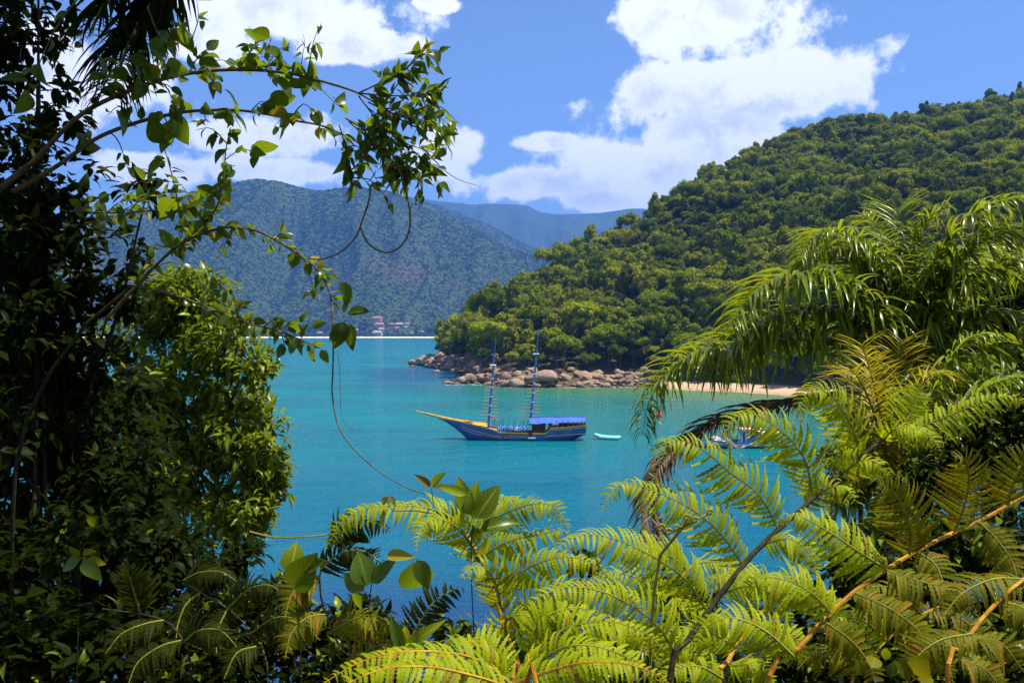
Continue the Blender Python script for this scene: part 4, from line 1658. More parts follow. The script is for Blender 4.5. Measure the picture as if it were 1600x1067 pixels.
# ------------------------------------------------------------------ small white boat by the beach
wb = empty('rowing_boat', (P(1283, 630, 218).x, 218, 0), 'white rowing boat at the edge of the sandy beach, under the palm', 'rowing boat', None, R(-4))
WMx = WM[wb]
m = MB()
rows = []
for x in np.linspace(-3.0, 3.0, 17):
    b = 0.75 * (1 - (abs(x + 0.4) / 3.5) ** 2.6)
    zt = 0.5 + 0.28 * max(0, x / 3) ** 2
    rows.append([(x, -b, zt), (x, -b * 0.85, zt * 0.4), (x, -b * 0.3, -0.2), (x, b * 0.3, -0.2), (x, b * 0.85, zt * 0.4), (x, b, zt)])
m.loft(rows)
m.build('hull', MAT['white'], wb, WMx, smooth=True)
for x in (-1.4, 0.2, 1.6):
    MB().box(x - 0.15, x + 0.15, -0.6, 0.6, 0.34, 0.4).build('thwart', MAT['rung'], wb, WMx)

# ------------------------------------------------------------------ red buoy and the swimming line
bq = P(1030, 652, 183)
by = empty('mooring_buoy', (bq.x, 183, 0), 'red mooring buoy floating left of the hanging palm frond', 'buoy')
MB().tube([(0, 0, -0.5), (0, 0, -0.15), (0, 0, 0.25), (0, 0, 0.65), (0, 0, 0.95), (0, 0, 1.1)], [0.25, 0.52, 0.6, 0.5, 0.25, 0.08], 12).build('float_body', MAT['red'], by, WM[by], smooth=True)
MB().tube([(0, 0, 1.05), (0, 0, 1.45)], 0.05, 6).build('mooring_eye', MAT['rope'], by, WM[by])
FLM = MB().tube([(-0.14, 0, -0.05), (-0.11, 0, 0.06), (0, 0, 0.1), (0.11, 0, 0.06), (0.14, 0, -0.05)], [0.04, 0.14, 0.17, 0.14, 0.04], 8).mesh('line_float', MAT['house_w'], True)
lp = smooth_path([Vector((788, 606, 0)), Vector((800, 608.5, 0)), Vector((832, 614, 0)), Vector((882, 622, 0)), Vector((930, 629, 0)), Vector((985, 638, 0))], 34)
for q in lp:
    d = F * H / (q.y - YH)
    o = link(bpy.data.objects.new('line_float', FLM), None, Matrix.Translation(((q.x - 800) / F * d, d, 0.02)) @ Matrix.Rotation(rnd(0, 3), 4, 'Z') @ Matrix.Scale(rnd(0.35, 0.7), 4))
    tag(o, 'tiny white float of the dotted swimming line behind the schooner', 'float', 'floats of the swimming line')
# low grey shape with a hull-like outline on the sand
cn = P(1296, 608, 262)
zc = float(head_h(np.array(cn.x), np.array(cn.y)))
m = MB()
m.loft([[(x, -0.55 * w, 0), (x, -0.4 * w, 0.42 * w), (x, 0, 0.6 * w), (x, 0.4 * w, 0.42 * w), (x, 0.55 * w, 0)] for x, w in [(-1.9, 0.06), (-1.4, 0.6), (-0.6, 0.95), (0.4, 1), (1.3, 0.65), (1.9, 0.08)]])
cno = m.build('low_grey_shape', plain_mat('shape_grey', (0.16, 0.12, 0.1), 0.7), None, Matrix.Translation((cn.x, cn.y, zc)) @ Matrix.Rotation(0.15, 4, 'Z'), smooth=True)
tag(cno, 'low grey shape lying on the sand right of the bathers', 'canoe')

# ------------------------------------------------------------------ bathers on the sand
MAT['skin'] = plain_mat('skin', (0.33, 0.17, 0.11), 0.6, 0.3, 0.08)
MAT['hair'] = plain_mat('hair', (0.02, 0.013, 0.01), 0.6, 0.3)
MAT['trunks'] = plain_mat('swim_red', (0.3, 0.03, 0.04), 0.7, 0.2)
MAT['trunks2'] = plain_mat('swim_dark', (0.03, 0.04, 0.08), 0.7, 0.2)


def person_mesh(step):
    J = [((0, 0, .95), .125), ((0, 0, 1.2), .12), ((0, 0, 1.42), .13), ((0, 0, 1.53), .055), ((0, -.01, 1.62), .085), ((0, -.01, 1.72), .09),
         ((.19, 0, 1.41), .055), ((.26, .03, 1.13), .043), ((.27, -.06, .88), .036), ((-.19, 0, 1.41), .055), ((-.26, .03, 1.13), .043), ((-.25, -.06, .88), .036),
         ((.1, 0, .88), .09), ((.11, -step, .5), .06), ((.11, -step * .6, .06), .04), ((.11, -step * .6 - .13, .03), .035),
         ((-.1, 0, .88), .09), ((-.11, step, .5), .06), ((-.11, step * 1.3, .06), .04), ((-.11, step * 1.3 - .13, .03), .035)]
    E = [(0, 1), (1, 2), (2, 3), (3, 4), (4, 5), (2, 6), (6, 7), (7, 8), (2, 9), (9, 10), (10, 11), (0, 12), (12, 13), (13, 14), (14, 15), (0, 16), (16, 17), (17, 18), (18, 19)]
    me = bpy.data.meshes.new('body')
    me.from_pydata([j[0] for j in J], E, [])
    o = bpy.data.objects.new('body', me)
    COL.objects.link(o)
    md = o.modifiers.new('skin', 'SKIN')
    for v, j in zip(me.skin_vertices[0].data, J):
        v.radius = (j[1], j[1])
    me.skin_vertices[0].data[0].use_root = True
    o.modifiers.new('sub', 'SUBSURF').levels = 1
    r = bpy.data.meshes.new_from_object(o.evaluated_get(bpy.context.evaluated_depsgraph_get()))
    bpy.data.objects.remove(o)
    r.materials.clear()
    r.materials.append(MAT['skin'])
    return r


for k, (px, off, st_, lab) in enumerate([(1157.5, 3.5, 0.03, 'person in red swimwear standing at the water edge, leftmost of three bathers'),
                                         (1160.8, 4.6, 0.08, 'person in dark swimwear close beside the leftmost bather on the beach'),
                                         (1166.5, 6.5, 0.12, 'person in red swimwear walking a little apart, rightmost of three bathers')]):
    d = float(head_ds(px)) + off
    x = (px - 800) / F * d
    z = float(head_h(np.array(x), np.array(d)))
    root = empty('person', (x, d, z), lab, 'person', None, rnd(-0.6, 0.6))
    M = WM[root]
    link(bpy.data.objects.new('body', person_mesh(st_)), root, M)
    MB().tube([(0, 0, 1.06), (0, 0, 0.98), (0, 0, 0.82)], [0.15, 0.165, 0.19], 8).build('swimwear', MAT['trunks2' if k == 1 else 'trunks'], root, M, smooth=True)
    MB().tube([(0, 0.0, 1.62), (0, 0.02, 1.72), (0, 0.01, 1.80), (0, 0, 1.83)], [0.075, 0.105, 0.085, 0.02], 8).build('hair', MAT['hair'], root, M, smooth=True)

# ================================================================== FOREGROUND PLANTS
# leaf blanks: base at the origin, growing along +Y, upper face +Z


def blank(n, wfun, bend, fold=0.25, twist=0.0, petiole=0.0, tipflip=0.0):
    """n sections; wfun(t) half width; bend: total downward turn (radians) along the length"""
    V, UV = [], []
    y = z = 0.0
    if petiole:
        V += [(-0.012, 0, 0), (0, 0, 0.004), (0.012, 0, 0)]
        UV += [(0.5, 0), (0.5, 0), (0.5, 0)]
        y = petiole
    L = 1.0 - petiole
    for i in range(n + 1):
        t = i / n
        w = wfun(t)
        a = -bend * t
        c, s = math.cos(twist * t), math.sin(twist * t)
        f = fold * w
        V += [(-w * c, y, z + f + w * s), (0, y, z), (w * c, y, z + f - w * s)]
        UV += [(0, t), (0.5, t), (1, t)]
        y += math.cos(a) * L / n
        z += math.sin(a) * L / n
    rows = len(V) // 3
    FA = []
    for i in range(rows - 1):
        b = i * 3
        FA += [(b, b + 1, b + 4, b + 3), (b + 1, b + 2, b + 5, b + 4)]
    return np.array(V), np.array(FA), np.array(UV)


ov = lambda w: (lambda t: w * (math.sin(math.pi * min(1, t ** 0.72)) ** 0.85) * (1 - 0.12 * t) if 0 < t < 1 else 0.002)
lan = lambda w: (lambda t: w * (math.sin(math.pi * min(1, t ** 0.62)) ** 1.1) if 0 < t < 1 else 0.002)


def comb(w, k):
    # toothed pinnule outline: wide lobes alternate with deep notches
    def f(t):
        env = w * min(1, 0.75 + t * 1.2) * (1 - t ** 2.4) + 0.004
        return env if int(round(t * k)) % 2 == 0 else env * 0.55
    return f


blade = lambda w: (lambda t: w * min(1, 0.35 + t * 5) * (1 - t ** 3) + 0.0008)
OV = [blank(5, ov(0.27), b, 0.28, tw, 0.1) for b, tw in ((0.25, 0.0), (0.7, 0.25), (1.1, -0.3), (0.5, 0.5))]
OV_BIG = [blank(7, ov(0.3), b, 0.3, tw, 0.08) for b, tw in ((0.3, 0.1), (0.8, -0.2), (1.1, 0.3))]
LN = [blank(5, lan(0.19), b, 0.3, tw, 0.08) for b, tw in ((0.4, 0.0), (0.9, 0.3), (1.2, -0.3), (0.2, 0.4))]
LO = [blank(3, lan(0.2), b, 0.3, tw, 0.0) for b, tw in ((0.4, 0.0), (0.9, 0.3), (1.2, -0.3))]
PN = [blank(14, comb(0.105, 14), b, 0.22, tw) for b, tw in ((0.9, 0.0), (1.3, 0.15), (1.7, -0.15), (0.45, 0.1))]
PL = [blank(6, blade(0.029), b, 0.5, tw) for b, tw in ((0.8, 0.3), (1.5, -0.4), (2.1, 0.5), (1.2, 0.9))]
PLs = [blank(5, blade(0.027), b, 0.5, tw) for b, tw in ((0.3, 0.2), (0.6, -0.4), (0.15, 0.5))]
PD = [blank(6, blade(0.03), b, 0.8, tw) for b, tw in ((0.8, 2.0), (1.6, -2.2), (2.3, 1.5))]
_mesh_cache = {}


def blank_mesh(B, mat, name):
    key = (id(B), mat, name)
    if key not in _mesh_cache:
        _mesh_cache[key] = np_mesh(name, B[0], B[1], MAT[mat], B[2], smooth=True)
    return _mesh_cache[key]


class Leaves:
    """leaves of one thing: the nearest in view become objects of their own, the rest one part"""

    def __init__(self, root, name, limit=300):
        self.root, self.name, self.limit = root, name, limit
        self.c = []

    def add(self, M, B, mat, parent=None):
        self.c.append((M, B, mat, parent))

    def finish(self, stuff_name='foliage'):
        def key(e):
            p = e[0].translation
            if p.y < 0.4:
                return 1e6
            px, py = 800 + F * p.x / p.y, YH - F * (p.z - H) / p.y
            inside = -20 < px < 1620 and -20 < py < 1087
            return (0 if inside else 1e4) + p.y
        self.c.sort(key=key)
        n_in = sum(1 for e in self.c if key(e) < 1e4)
        lim = min(self.limit, n_in)
        for M, B, mat, par in self.c[:lim]:
            link(bpy.data.objects.new(self.name, blank_mesh(B, mat, self.name)), par or self.root, M)
        by = {}
        for M, B, mat, par in self.c[lim:]:
            by.setdefault(mat, {}).setdefault(id(B), [B, []])[1].append(np.array(M))
        for mat, d in by.items():
            Vs, Fs, Us = [], [], []
            nv = 0
            for B, Ms in d.values():
                Ms = np.array(Ms)
                V = np.einsum('nij,vj->nvi', Ms[:, :3, :3], B[0]) + Ms[:, None, :3, 3]
                k = len(B[0])
                Vs.append(V.reshape(-1, 3))
                Us.append(np.tile(B[2], (len(Ms), 1)))
                Fs.append((B[1][None] + (np.arange(len(Ms)) * k)[:, None, None] + nv).reshape(-1, B[1].shape[1]))
                nv += len(Ms) * k
            V = np.concatenate(Vs)
            o0 = V.mean(0)
            o = bpy.data.objects.new(stuff_name, np_mesh(stuff_name, V - o0, [np.concatenate(Fs)], MAT[mat], np.concatenate(Us), smooth=True))
            link(o, self.root, Matrix.Translation(Vector(o0)))
            tag(o, kind='stuff')


def path3(pts, d0, d1=None, bow=0.0):
    """photo trace -> 3-D points, depth running from d0 to d1"""
    d1 = d0 if d1 is None else d1
    n = len(pts) - 1
    return [P(x, y, d0 + (d1 - d0) * i / n + bow * math.sin(math.pi * i / n)) for i, (x, y) in enumerate(pts)]


UP = Vector((0, 0, 1))

# ------------------------------------------------------------------ ferns


def pinna(root, leaves, pts, d0, d1, Lmax, mat='fern', stem='stem_green', n=24, r=0.0042, face=0.25, droop=None, bow=0.0):
    """one arching side branch of a fern frond, its pinnules hanging to both sides"""
    p = smooth_path(path3(pts, d0, d1, bow), n * 2 + 1)
    m = MB().tube(p[::3] + [p[-1]], [r * (1 - 0.8 * i / (len(p[::3]))) for i in range(len(p[::3]) + 1)], 5)
    po = m.build('pinna', MAT[stem], root)
    for k in range(1, n + 1):
        i = min(len(p) - 2, k * 2 - 1)
        t = k / n
        T = (p[i + 1] - p[i - 1]).normalized()
        tz = abs(T.z)
        N = UP * (1.05 - tz) + Vector((0, -1, 0)) * (face + tz)
        N = (N - T * N.dot(T)).normalized()
        S = T.cross(N)
        L = Lmax * min(1, 0.5 + 2.4 * t) * (1 - 0.9 * t ** 2.3)
        for sg in (-1, 1):
            D = (S * sg + T * rnd(0.28, 0.5) + N * rnd(-0.08, 0.12)).normalized()
            B = random.choice(PN[:3] if droop is None else droop)
            if rnd(0, 1) < 0.025:
                continue
            ll = L * rnd(0.82, 1.12)
            N = (N + rvec() * 0.12).normalized()
            leaves.add(frame(p[i] + T * rnd(-0.004, 0.004), D, N, ll, 0.76 * min(1.5, max(0.85, 0.085 / max(ll, 0.03)))), B, mat, po)
    return po


def fern(label, stem_pts, d0, d1, r0, r1, stem_mat, pin, group=None, mat='fern', limit=300, base=None):
    pp = path3(stem_pts, d0, d1)
    root_p = Vector((pp[0].x, pp[0].y, float(near_h(np.array(pp[0].x), np.array(pp[0].y)))))
    root = empty('fern_frond', root_p, label, 'fern', group)
    full = smooth_path([root_p - UP * 0.1] + pp, 30)
    MB().tube(full, [r0 + (r1 - r0) * i / 29 for i in range(30)], 7).build('stem', MAT[stem_mat], root)
    lv = Leaves(root, 'pinnule', limit)
    for e in pin:
        kw = dict(mat=mat)
        if len(e) > 5:
            kw.update(e[5])
        pinna(root, lv, e[0], e[1], e[2], e[3], n=int(e[4] * 1.4), **kw)
    lv.finish('more_pinnules')
    return root


G1 = 'stem_dark'
fern('bright green fern frond with a black stem rising diagonally right of centre',
     [(1045, 1090), (1067, 1015), (1108, 952), (1152, 894), (1191, 850), (1239, 807), (1288, 763), (1326, 729), (1375, 690), (1404, 671)], 2.7, 3.3, 0.013, 0.006, 'stem_dark', [
         ([(1161, 882), (1123, 830), (1080, 795), (1040, 775), (985, 755), (958, 765), (940, 800)], 2.95, 2.75, 0.135, 26),
         ([(1215, 824), (1186, 773), (1142, 739), (1094, 700), (1050, 687), (1031, 700), (1019, 731)], 3.0, 2.85, 0.135, 25),
         ([(1271, 775), (1258, 720), (1229, 681), (1191, 654), (1162, 646), (1142, 659), (1130, 688)], 3.1, 2.95, 0.135, 25),
         ([(1340, 712), (1338, 686), (1321, 647), (1297, 618), (1273, 606), (1256, 623), (1249, 660)], 3.2, 3.05, 0.125, 23),
         ([(1103, 952), (1070, 904), (1021, 870), (958, 841), (910, 836), (880, 850), (862, 872)], 2.85, 2.6, 0.13, 26),
         ([(1060, 1030), (1026, 976), (973, 938), (924, 920), (880, 918), (845, 932), (820, 960)], 2.75, 2.5, 0.125, 26),
         ([(1404, 671), (1422, 648), (1432, 622), (1438, 600)], 3.3, 3.35, 0.12, 15, dict(face=0.8, droop=PN[3:] + PN[:1])),
         ([(1380, 688), (1395, 672), (1420, 668), (1450, 678), (1470, 705)], 3.25, 3.1, 0.10, 15),
         ([(1395, 680), (1450, 662), (1505, 640), (1550, 624), (1585, 620), (1610, 645)], 3.3, 3.2, 0.12, 22, dict(stem='stem_green')),
         ([(1258, 792), (1290, 765), (1318, 762), (1340, 785)], 3.1, 3.0, 0.10, 14),
         ([(1311, 743), (1340, 722), (1368, 722), (1388, 745)], 3.15, 3.05, 0.10, 14),
         ([(1191, 850), (1232, 842), (1262, 862), (1280, 905)], 2.98, 2.85, 0.10, 16),
         ([(1130, 925), (1175, 915), (1215, 935), (1240, 985)], 2.88, 2.75, 0.10, 16)], limit=420)

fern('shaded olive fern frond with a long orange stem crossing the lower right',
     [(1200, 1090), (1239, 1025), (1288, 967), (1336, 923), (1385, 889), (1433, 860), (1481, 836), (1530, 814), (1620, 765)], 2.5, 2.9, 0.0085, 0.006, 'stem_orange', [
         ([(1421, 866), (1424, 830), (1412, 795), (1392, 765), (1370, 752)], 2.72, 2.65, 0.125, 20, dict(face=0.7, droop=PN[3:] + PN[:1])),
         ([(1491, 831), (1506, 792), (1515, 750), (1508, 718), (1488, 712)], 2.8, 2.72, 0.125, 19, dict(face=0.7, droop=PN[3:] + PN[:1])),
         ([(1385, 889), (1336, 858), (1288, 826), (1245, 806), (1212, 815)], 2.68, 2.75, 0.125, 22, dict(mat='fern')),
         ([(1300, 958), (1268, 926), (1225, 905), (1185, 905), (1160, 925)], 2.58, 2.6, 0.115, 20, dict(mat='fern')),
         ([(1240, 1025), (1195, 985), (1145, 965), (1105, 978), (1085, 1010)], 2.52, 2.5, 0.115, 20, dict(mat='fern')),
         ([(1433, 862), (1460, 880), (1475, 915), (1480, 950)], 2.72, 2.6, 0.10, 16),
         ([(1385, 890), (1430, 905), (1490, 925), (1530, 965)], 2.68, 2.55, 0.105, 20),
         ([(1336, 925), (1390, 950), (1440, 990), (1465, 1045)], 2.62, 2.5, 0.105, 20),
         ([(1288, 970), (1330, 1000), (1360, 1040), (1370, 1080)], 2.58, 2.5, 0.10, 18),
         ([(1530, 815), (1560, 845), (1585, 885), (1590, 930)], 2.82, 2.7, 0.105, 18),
         ([(1575, 790), (1585, 750), (1605, 720), (1640, 700)], 2.85, 2.8, 0.11, 16, dict(face=0.6))], mat='fern_olive_shade', limit=330)

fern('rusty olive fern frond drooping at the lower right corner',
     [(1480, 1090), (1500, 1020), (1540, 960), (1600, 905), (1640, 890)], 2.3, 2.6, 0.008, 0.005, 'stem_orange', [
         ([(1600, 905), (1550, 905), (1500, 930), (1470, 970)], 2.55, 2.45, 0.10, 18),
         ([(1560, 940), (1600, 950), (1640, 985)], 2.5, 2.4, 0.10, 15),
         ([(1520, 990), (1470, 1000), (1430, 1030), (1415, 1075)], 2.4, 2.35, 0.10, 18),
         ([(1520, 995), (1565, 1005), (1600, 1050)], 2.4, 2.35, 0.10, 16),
         ([(1500, 1030), (1540, 1045), (1570, 1085)], 2.35, 2.3, 0.09, 14)], mat='fern_olive_shade', limit=200)

fern('bright fern frond on an orange stem, its crown spreading below the schooner',
     [(812, 1090), (800, 1015), (782, 962), (771, 925), (755, 880), (738, 850), (726, 828)], 2.7, 3.1, 0.008, 0.005, 'stem_orange', [
         ([(722, 822), (692, 801), (640, 790), (575, 794), (535, 815), (508, 858)], 3.1, 2.95, 0.12, 26),
         ([(737, 832), (775, 809), (820, 790), (857, 788), (880, 809), (889, 833)], 3.1, 2.95, 0.10, 22),
         ([(749, 878), (730, 842), (702, 816), (672, 812), (655, 833), (650, 860)], 3.0, 2.8, 0.11, 21),
         ([(756, 866), (794, 846), (839, 835), (875, 830), (897, 840)], 3.02, 2.95, 0.10, 19),
         ([(779, 930), (805, 899), (850, 876), (895, 871), (932, 884), (955, 908)], 2.92, 2.8, 0.105, 23),
         ([(805, 985), (835, 940), (885, 918), (935, 915), (985, 935), (1010, 965)], 2.8, 2.65, 0.105, 24),
         ([(784, 955), (775, 912), (758, 888), (735, 888), (718, 903)], 2.88, 2.75, 0.10, 17),
         ([(711, 812), (756, 786), (795, 776), (826, 784)], 3.15, 3.2, 0.09, 16),
         ([(795, 1000), (790, 972), (812, 960), (842, 972), (862, 1000)], 2.8, 2.7, 0.09, 17)], limit=330)

fern('large bright fern frond lying along the bottom edge of the picture',
     [(840, 1110), (815, 1085), (795, 1066)], 1.9, 2.0, 0.007, 0.005, 'stem_orange', [
         ([(795, 1066), (745, 1030), (680, 1018), (610, 1020), (550, 1040), (495, 1075)], 2.0, 1.85, 0.085, 27, dict(stem='stem_orange')),
         ([(800, 1075), (740, 1056), (670, 1042), (600, 1045), (540, 1070), (515, 1095)], 1.9, 1.75, 0.085, 25, dict(stem='stem_orange')),
         ([(790, 1064), (772, 1030), (745, 1006), (712, 1000), (690, 1008)], 2.0, 2.05, 0.075, 19, dict(stem='stem_orange')),
         ([(800, 1070), (850, 1050), (925, 1034), (1000, 1042), (1050, 1070)], 2.0, 1.9, 0.08, 24, dict(stem='stem_orange'))], limit=220)

fern('bright fern frond low between the bottom edge and the black stem',
     [(800, 1100), (812, 1060), (829, 1020)], 2.2, 2.4, 0.006, 0.004, 'stem_orange', [
         ([(829, 1025), (876, 985), (940, 970), (1000, 985), (1040, 1015)], 2.4, 2.3, 0.10, 23),
         ([(820, 1045), (880, 1012), (932, 1010), (985, 1030), (1020, 1065)], 2.3, 2.2, 0.095, 22),
         ([(830, 1020), (835, 985), (868, 955), (910, 950), (940, 965)], 2.4, 2.45, 0.09, 19)], limit=150)

fern('yellow green fern frond filling the gap between the black and the orange stems',
     [(1120, 1100), (1140, 1030), (1165, 985), (1215, 930), (1260, 890)], 3.2, 3.5, 0.012, 0.007, 'stem_orange', [
         ([(1150, 1010), (1105, 985), (1060, 985), (1020, 1005)], 3.25, 3.2, 0.115, 18),
         ([(1165, 985), (1215, 985), (1260, 1010), (1280, 1055)], 3.3, 3.2, 0.115, 18),
         ([(1215, 932), (1180, 905), (1130, 900), (1085, 920)], 3.4, 3.35, 0.115, 18),
         ([(1215, 930), (1265, 925), (1310, 950), (1330, 1000)], 3.4, 3.3, 0.115, 18),
         ([(1140, 1040), (1180, 1040), (1210, 1070)], 3.2, 3.1, 0.10, 14),
         ([(1130, 1060), (1090, 1040), (1050, 1050), (1020, 1080)], 3.2, 3.1, 0.10, 16)], limit=220)

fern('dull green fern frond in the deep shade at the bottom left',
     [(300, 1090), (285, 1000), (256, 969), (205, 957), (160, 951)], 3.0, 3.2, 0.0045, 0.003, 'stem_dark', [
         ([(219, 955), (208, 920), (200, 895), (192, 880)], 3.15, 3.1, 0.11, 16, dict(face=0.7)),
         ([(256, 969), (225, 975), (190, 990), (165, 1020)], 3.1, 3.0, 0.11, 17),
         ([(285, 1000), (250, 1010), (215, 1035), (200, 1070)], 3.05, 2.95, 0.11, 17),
         ([(285, 1005), (310, 985), (345, 985), (370, 1010)], 3.05, 2.95, 0.10, 16)], mat='fern_shade_tone', limit=130)

fern('dark fern frond arching left of the big leaf plant at the bottom left',
     [(420, 1090), (400, 1000), (356, 950), (312, 925), (287, 906)], 3.2, 3.4, 0.0045, 0.003, 'twig', [
         ([(287, 906), (312, 894), (345, 893), (370, 908)], 3.4, 3.3, 0.10, 16),
         ([(312, 926), (290, 945), (278, 975), (275, 1000)], 3.35, 3.25, 0.10, 15),
         ([(356, 950), (340, 985), (338, 1020)], 3.3, 3.2, 0.10, 15),
         ([(356, 950), (390, 920), (425, 915), (450, 940)], 3.3, 3.2, 0.10, 17),
         ([(390, 990), (430, 965), (470, 970), (500, 1000)], 3.25, 3.1, 0.10, 18),
         ([(400, 1010), (370, 1020), (350, 1060)], 3.2, 3.1, 0.10, 15)], mat='fern_shade_tone', limit=160)

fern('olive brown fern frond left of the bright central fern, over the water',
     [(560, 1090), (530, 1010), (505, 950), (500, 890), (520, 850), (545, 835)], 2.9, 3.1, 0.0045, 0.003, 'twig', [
         ([(500, 890), (530, 865), (565, 860), (600, 880)], 3.0, 2.95, 0.10, 17, dict(mat='fern_shade_tone')),
         ([(520, 850), (545, 825), (580, 815), (610, 830)], 3.05, 3.0, 0.10, 17, dict(mat='fern_shade_tone')),
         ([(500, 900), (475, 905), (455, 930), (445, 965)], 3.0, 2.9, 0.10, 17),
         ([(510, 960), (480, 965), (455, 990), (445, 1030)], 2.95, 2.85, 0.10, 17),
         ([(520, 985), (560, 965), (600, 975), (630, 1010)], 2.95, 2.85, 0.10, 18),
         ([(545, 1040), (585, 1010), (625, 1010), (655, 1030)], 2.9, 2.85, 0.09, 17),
         ([(640, 1000), (670, 950), (700, 925), (728, 918)], 2.95, 3.0, 0.10, 16, dict(mat='fern_shade_tone'))], mat='fern_olive_shade', limit=220)

fern('bright fern frond behind the black stem, low over the dark water',
     [(985, 1100), (1000, 1020), (1030, 950), (1075, 890), (1120, 855)], 3.6, 4.0, 0.008, 0.005, 'stem_green', [
         ([(1040, 940), (1000, 905), (955, 895), (915, 910)], 3.8, 3.7, 0.13, 18),
         ([(1075, 890), (1035, 862), (990, 860), (950, 880)], 3.9, 3.8, 0.13, 18),
         ([(1010, 1000), (975, 985), (935, 995), (905, 1025)], 3.65, 3.6, 0.13, 18),
         ([(1030, 955), (1080, 945), (1125, 965), (1150, 1005)], 3.8, 3.7, 0.13, 18),
         ([(1005, 1015), (1050, 1005), (1095, 1030), (1115, 1070)], 3.65, 3.55, 0.13, 18),
         ([(1085, 880), (1130, 880), (1175, 900), (1200, 940)], 3.9, 3.8, 0.13, 18)], limit=220)
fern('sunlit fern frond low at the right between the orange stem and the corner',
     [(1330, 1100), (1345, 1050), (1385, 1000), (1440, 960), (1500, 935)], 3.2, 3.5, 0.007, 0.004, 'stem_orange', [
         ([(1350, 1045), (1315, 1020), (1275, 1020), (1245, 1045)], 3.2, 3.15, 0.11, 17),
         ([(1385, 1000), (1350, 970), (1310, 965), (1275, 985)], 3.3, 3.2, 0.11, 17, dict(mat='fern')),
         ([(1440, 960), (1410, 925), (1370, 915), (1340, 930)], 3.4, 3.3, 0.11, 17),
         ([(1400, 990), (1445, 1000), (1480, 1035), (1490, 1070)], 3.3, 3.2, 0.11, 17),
         ([(1450, 955), (1500, 965), (1540, 1000), (1555, 1045)], 3.4, 3.3, 0.11, 17)], mat='fern_olive_shade', limit=160)

# ------------------------------------------------------------------ palms on the right


def frond(root, lv, pts, d0, d1, L, n, mat, r=0.02, blades=None, stem='rachis', bow=0.0, start=0.1, plume=0.35, fwd=(0.45, 0.9), label=None, name='frond', tail=0.45):
    p = smooth_path(path3(pts, d0, d1, bow), n + 2)
    q = p[::4] + [p[-1]]
    ro = MB().tube(q, [r * (1 - 0.85 * i / (len(q) - 1)) for i in range(len(q))], 6).build(name, MAT[stem], root)
    if label:
        ro['label'] = label
    for k in range(int(n * start), n + 1):
        t = k / n
        T = (p[min(k + 1, n + 1)] - p[max(k - 1, 0)]).normalized()
        S = T.cross(UP)
        S = S.normalized() if S.length > 0.15 else T.cross(Vector((0.3, 1, 0))).normalized()
        N = S.cross(T).normalized()
        ll = L * min(1, 0.55 + 1.8 * t) * (1 - (1 - tail) * max(0, t - 0.55) / 0.45)
        for sg in (-1, 1):
            D = (S * sg + T * rnd(*fwd) + N * rnd(-plume * 0.4, plume * 1.4)).normalized()
            lv.add(frame(p[k], D, UP + rvec() * 0.25, ll * rnd(0.85, 1.12)), random.choice(blades or PL), mat, ro)
    return ro


def palm_root(label, px, py, d, name='palm_tree'):
    c = P(px, py, d)
    gz = float(near_h(np.array(c.x), np.array(c.y)))
    root = empty(name, (c.x, c.y, gz), label, 'palm')
    MB().tube(smooth_path([(c.x + 0.1, c.y + 0.1, gz - 0.3), (c.x + 0.12, c.y, gz + (c.z - gz) * 0.5), (c.x, c.y, c.z)], 9), [0.17, 0.15, 0.14, 0.13, 0.13, 0.12, 0.12, 0.11, 0.09], 10).build('trunk', MAT['palm_wood'], root, smooth=True)
    return root


p1 = palm_root('tall feathery palm with glossy drooping fronds on the right', 1405, 600, 11.0)
lv = Leaves(p1, 'leaflet', 420)
frond(p1, lv, [(1400, 600), (1350, 560), (1290, 535), (1220, 530), (1150, 535), (1085, 552), (1040, 585), (1013, 630), (1003, 680)], 11.0, 10.2, 0.80, 150, 'palm', fwd=(0.3, 0.7), tail=0.3, plume=0.6)
frond(p1, lv, [(1402, 590), (1370, 520), (1325, 465), (1270, 435), (1215, 435), (1170, 465), (1140, 510)], 11.0, 9.9, 0.85, 107, 'palm')
frond(p1, lv, [(1404, 585), (1390, 500), (1370, 430), (1340, 385), (1305, 362), (1272, 368), (1248, 400)], 11.1, 10.4, 0.72, 97, 'palm')
frond(p1, lv, [(1406, 580), (1408, 480), (1406, 400), (1402, 325)], 11.2, 11.2, 0.62, 80, 'palm', blades=PLs + PL[:1], fwd=(0.8, 1.3), tail=0.7)
frond(p1, lv, [(1408, 585), (1435, 490), (1465, 410), (1505, 350), (1555, 318), (1610, 310), (1660, 330)], 11.1, 10.4, 0.8, 107, 'palm')
frond(p1, lv, [(1410, 590), (1450, 520), (1500, 455), (1560, 420), (1620, 415), (1680, 450)], 11.0, 10.0, 0.85, 97, 'palm')
frond(p1, lv, [(1410, 600), (1460, 570), (1530, 545), (1600, 560), (1660, 620)], 11.0, 9.8, 0.8, 60, 'palm')
frond(p1, lv, [(1400, 600), (1340, 540), (1280, 505), (1230, 500), (1180, 530), (1150, 590)], 11.4, 12.4, 0.8, 82, 'palm')
frond(p1, lv, [(1404, 590), (1420, 500), (1450, 440), (1490, 400), (1540, 390), (1600, 430)], 11.5, 12.5, 0.8, 82, 'palm')
frond(p1, lv, [(1404, 590), (1385, 500), (1360, 450), (1330, 430), (1300, 450)], 11.6, 12.6, 0.75, 55, 'palm')
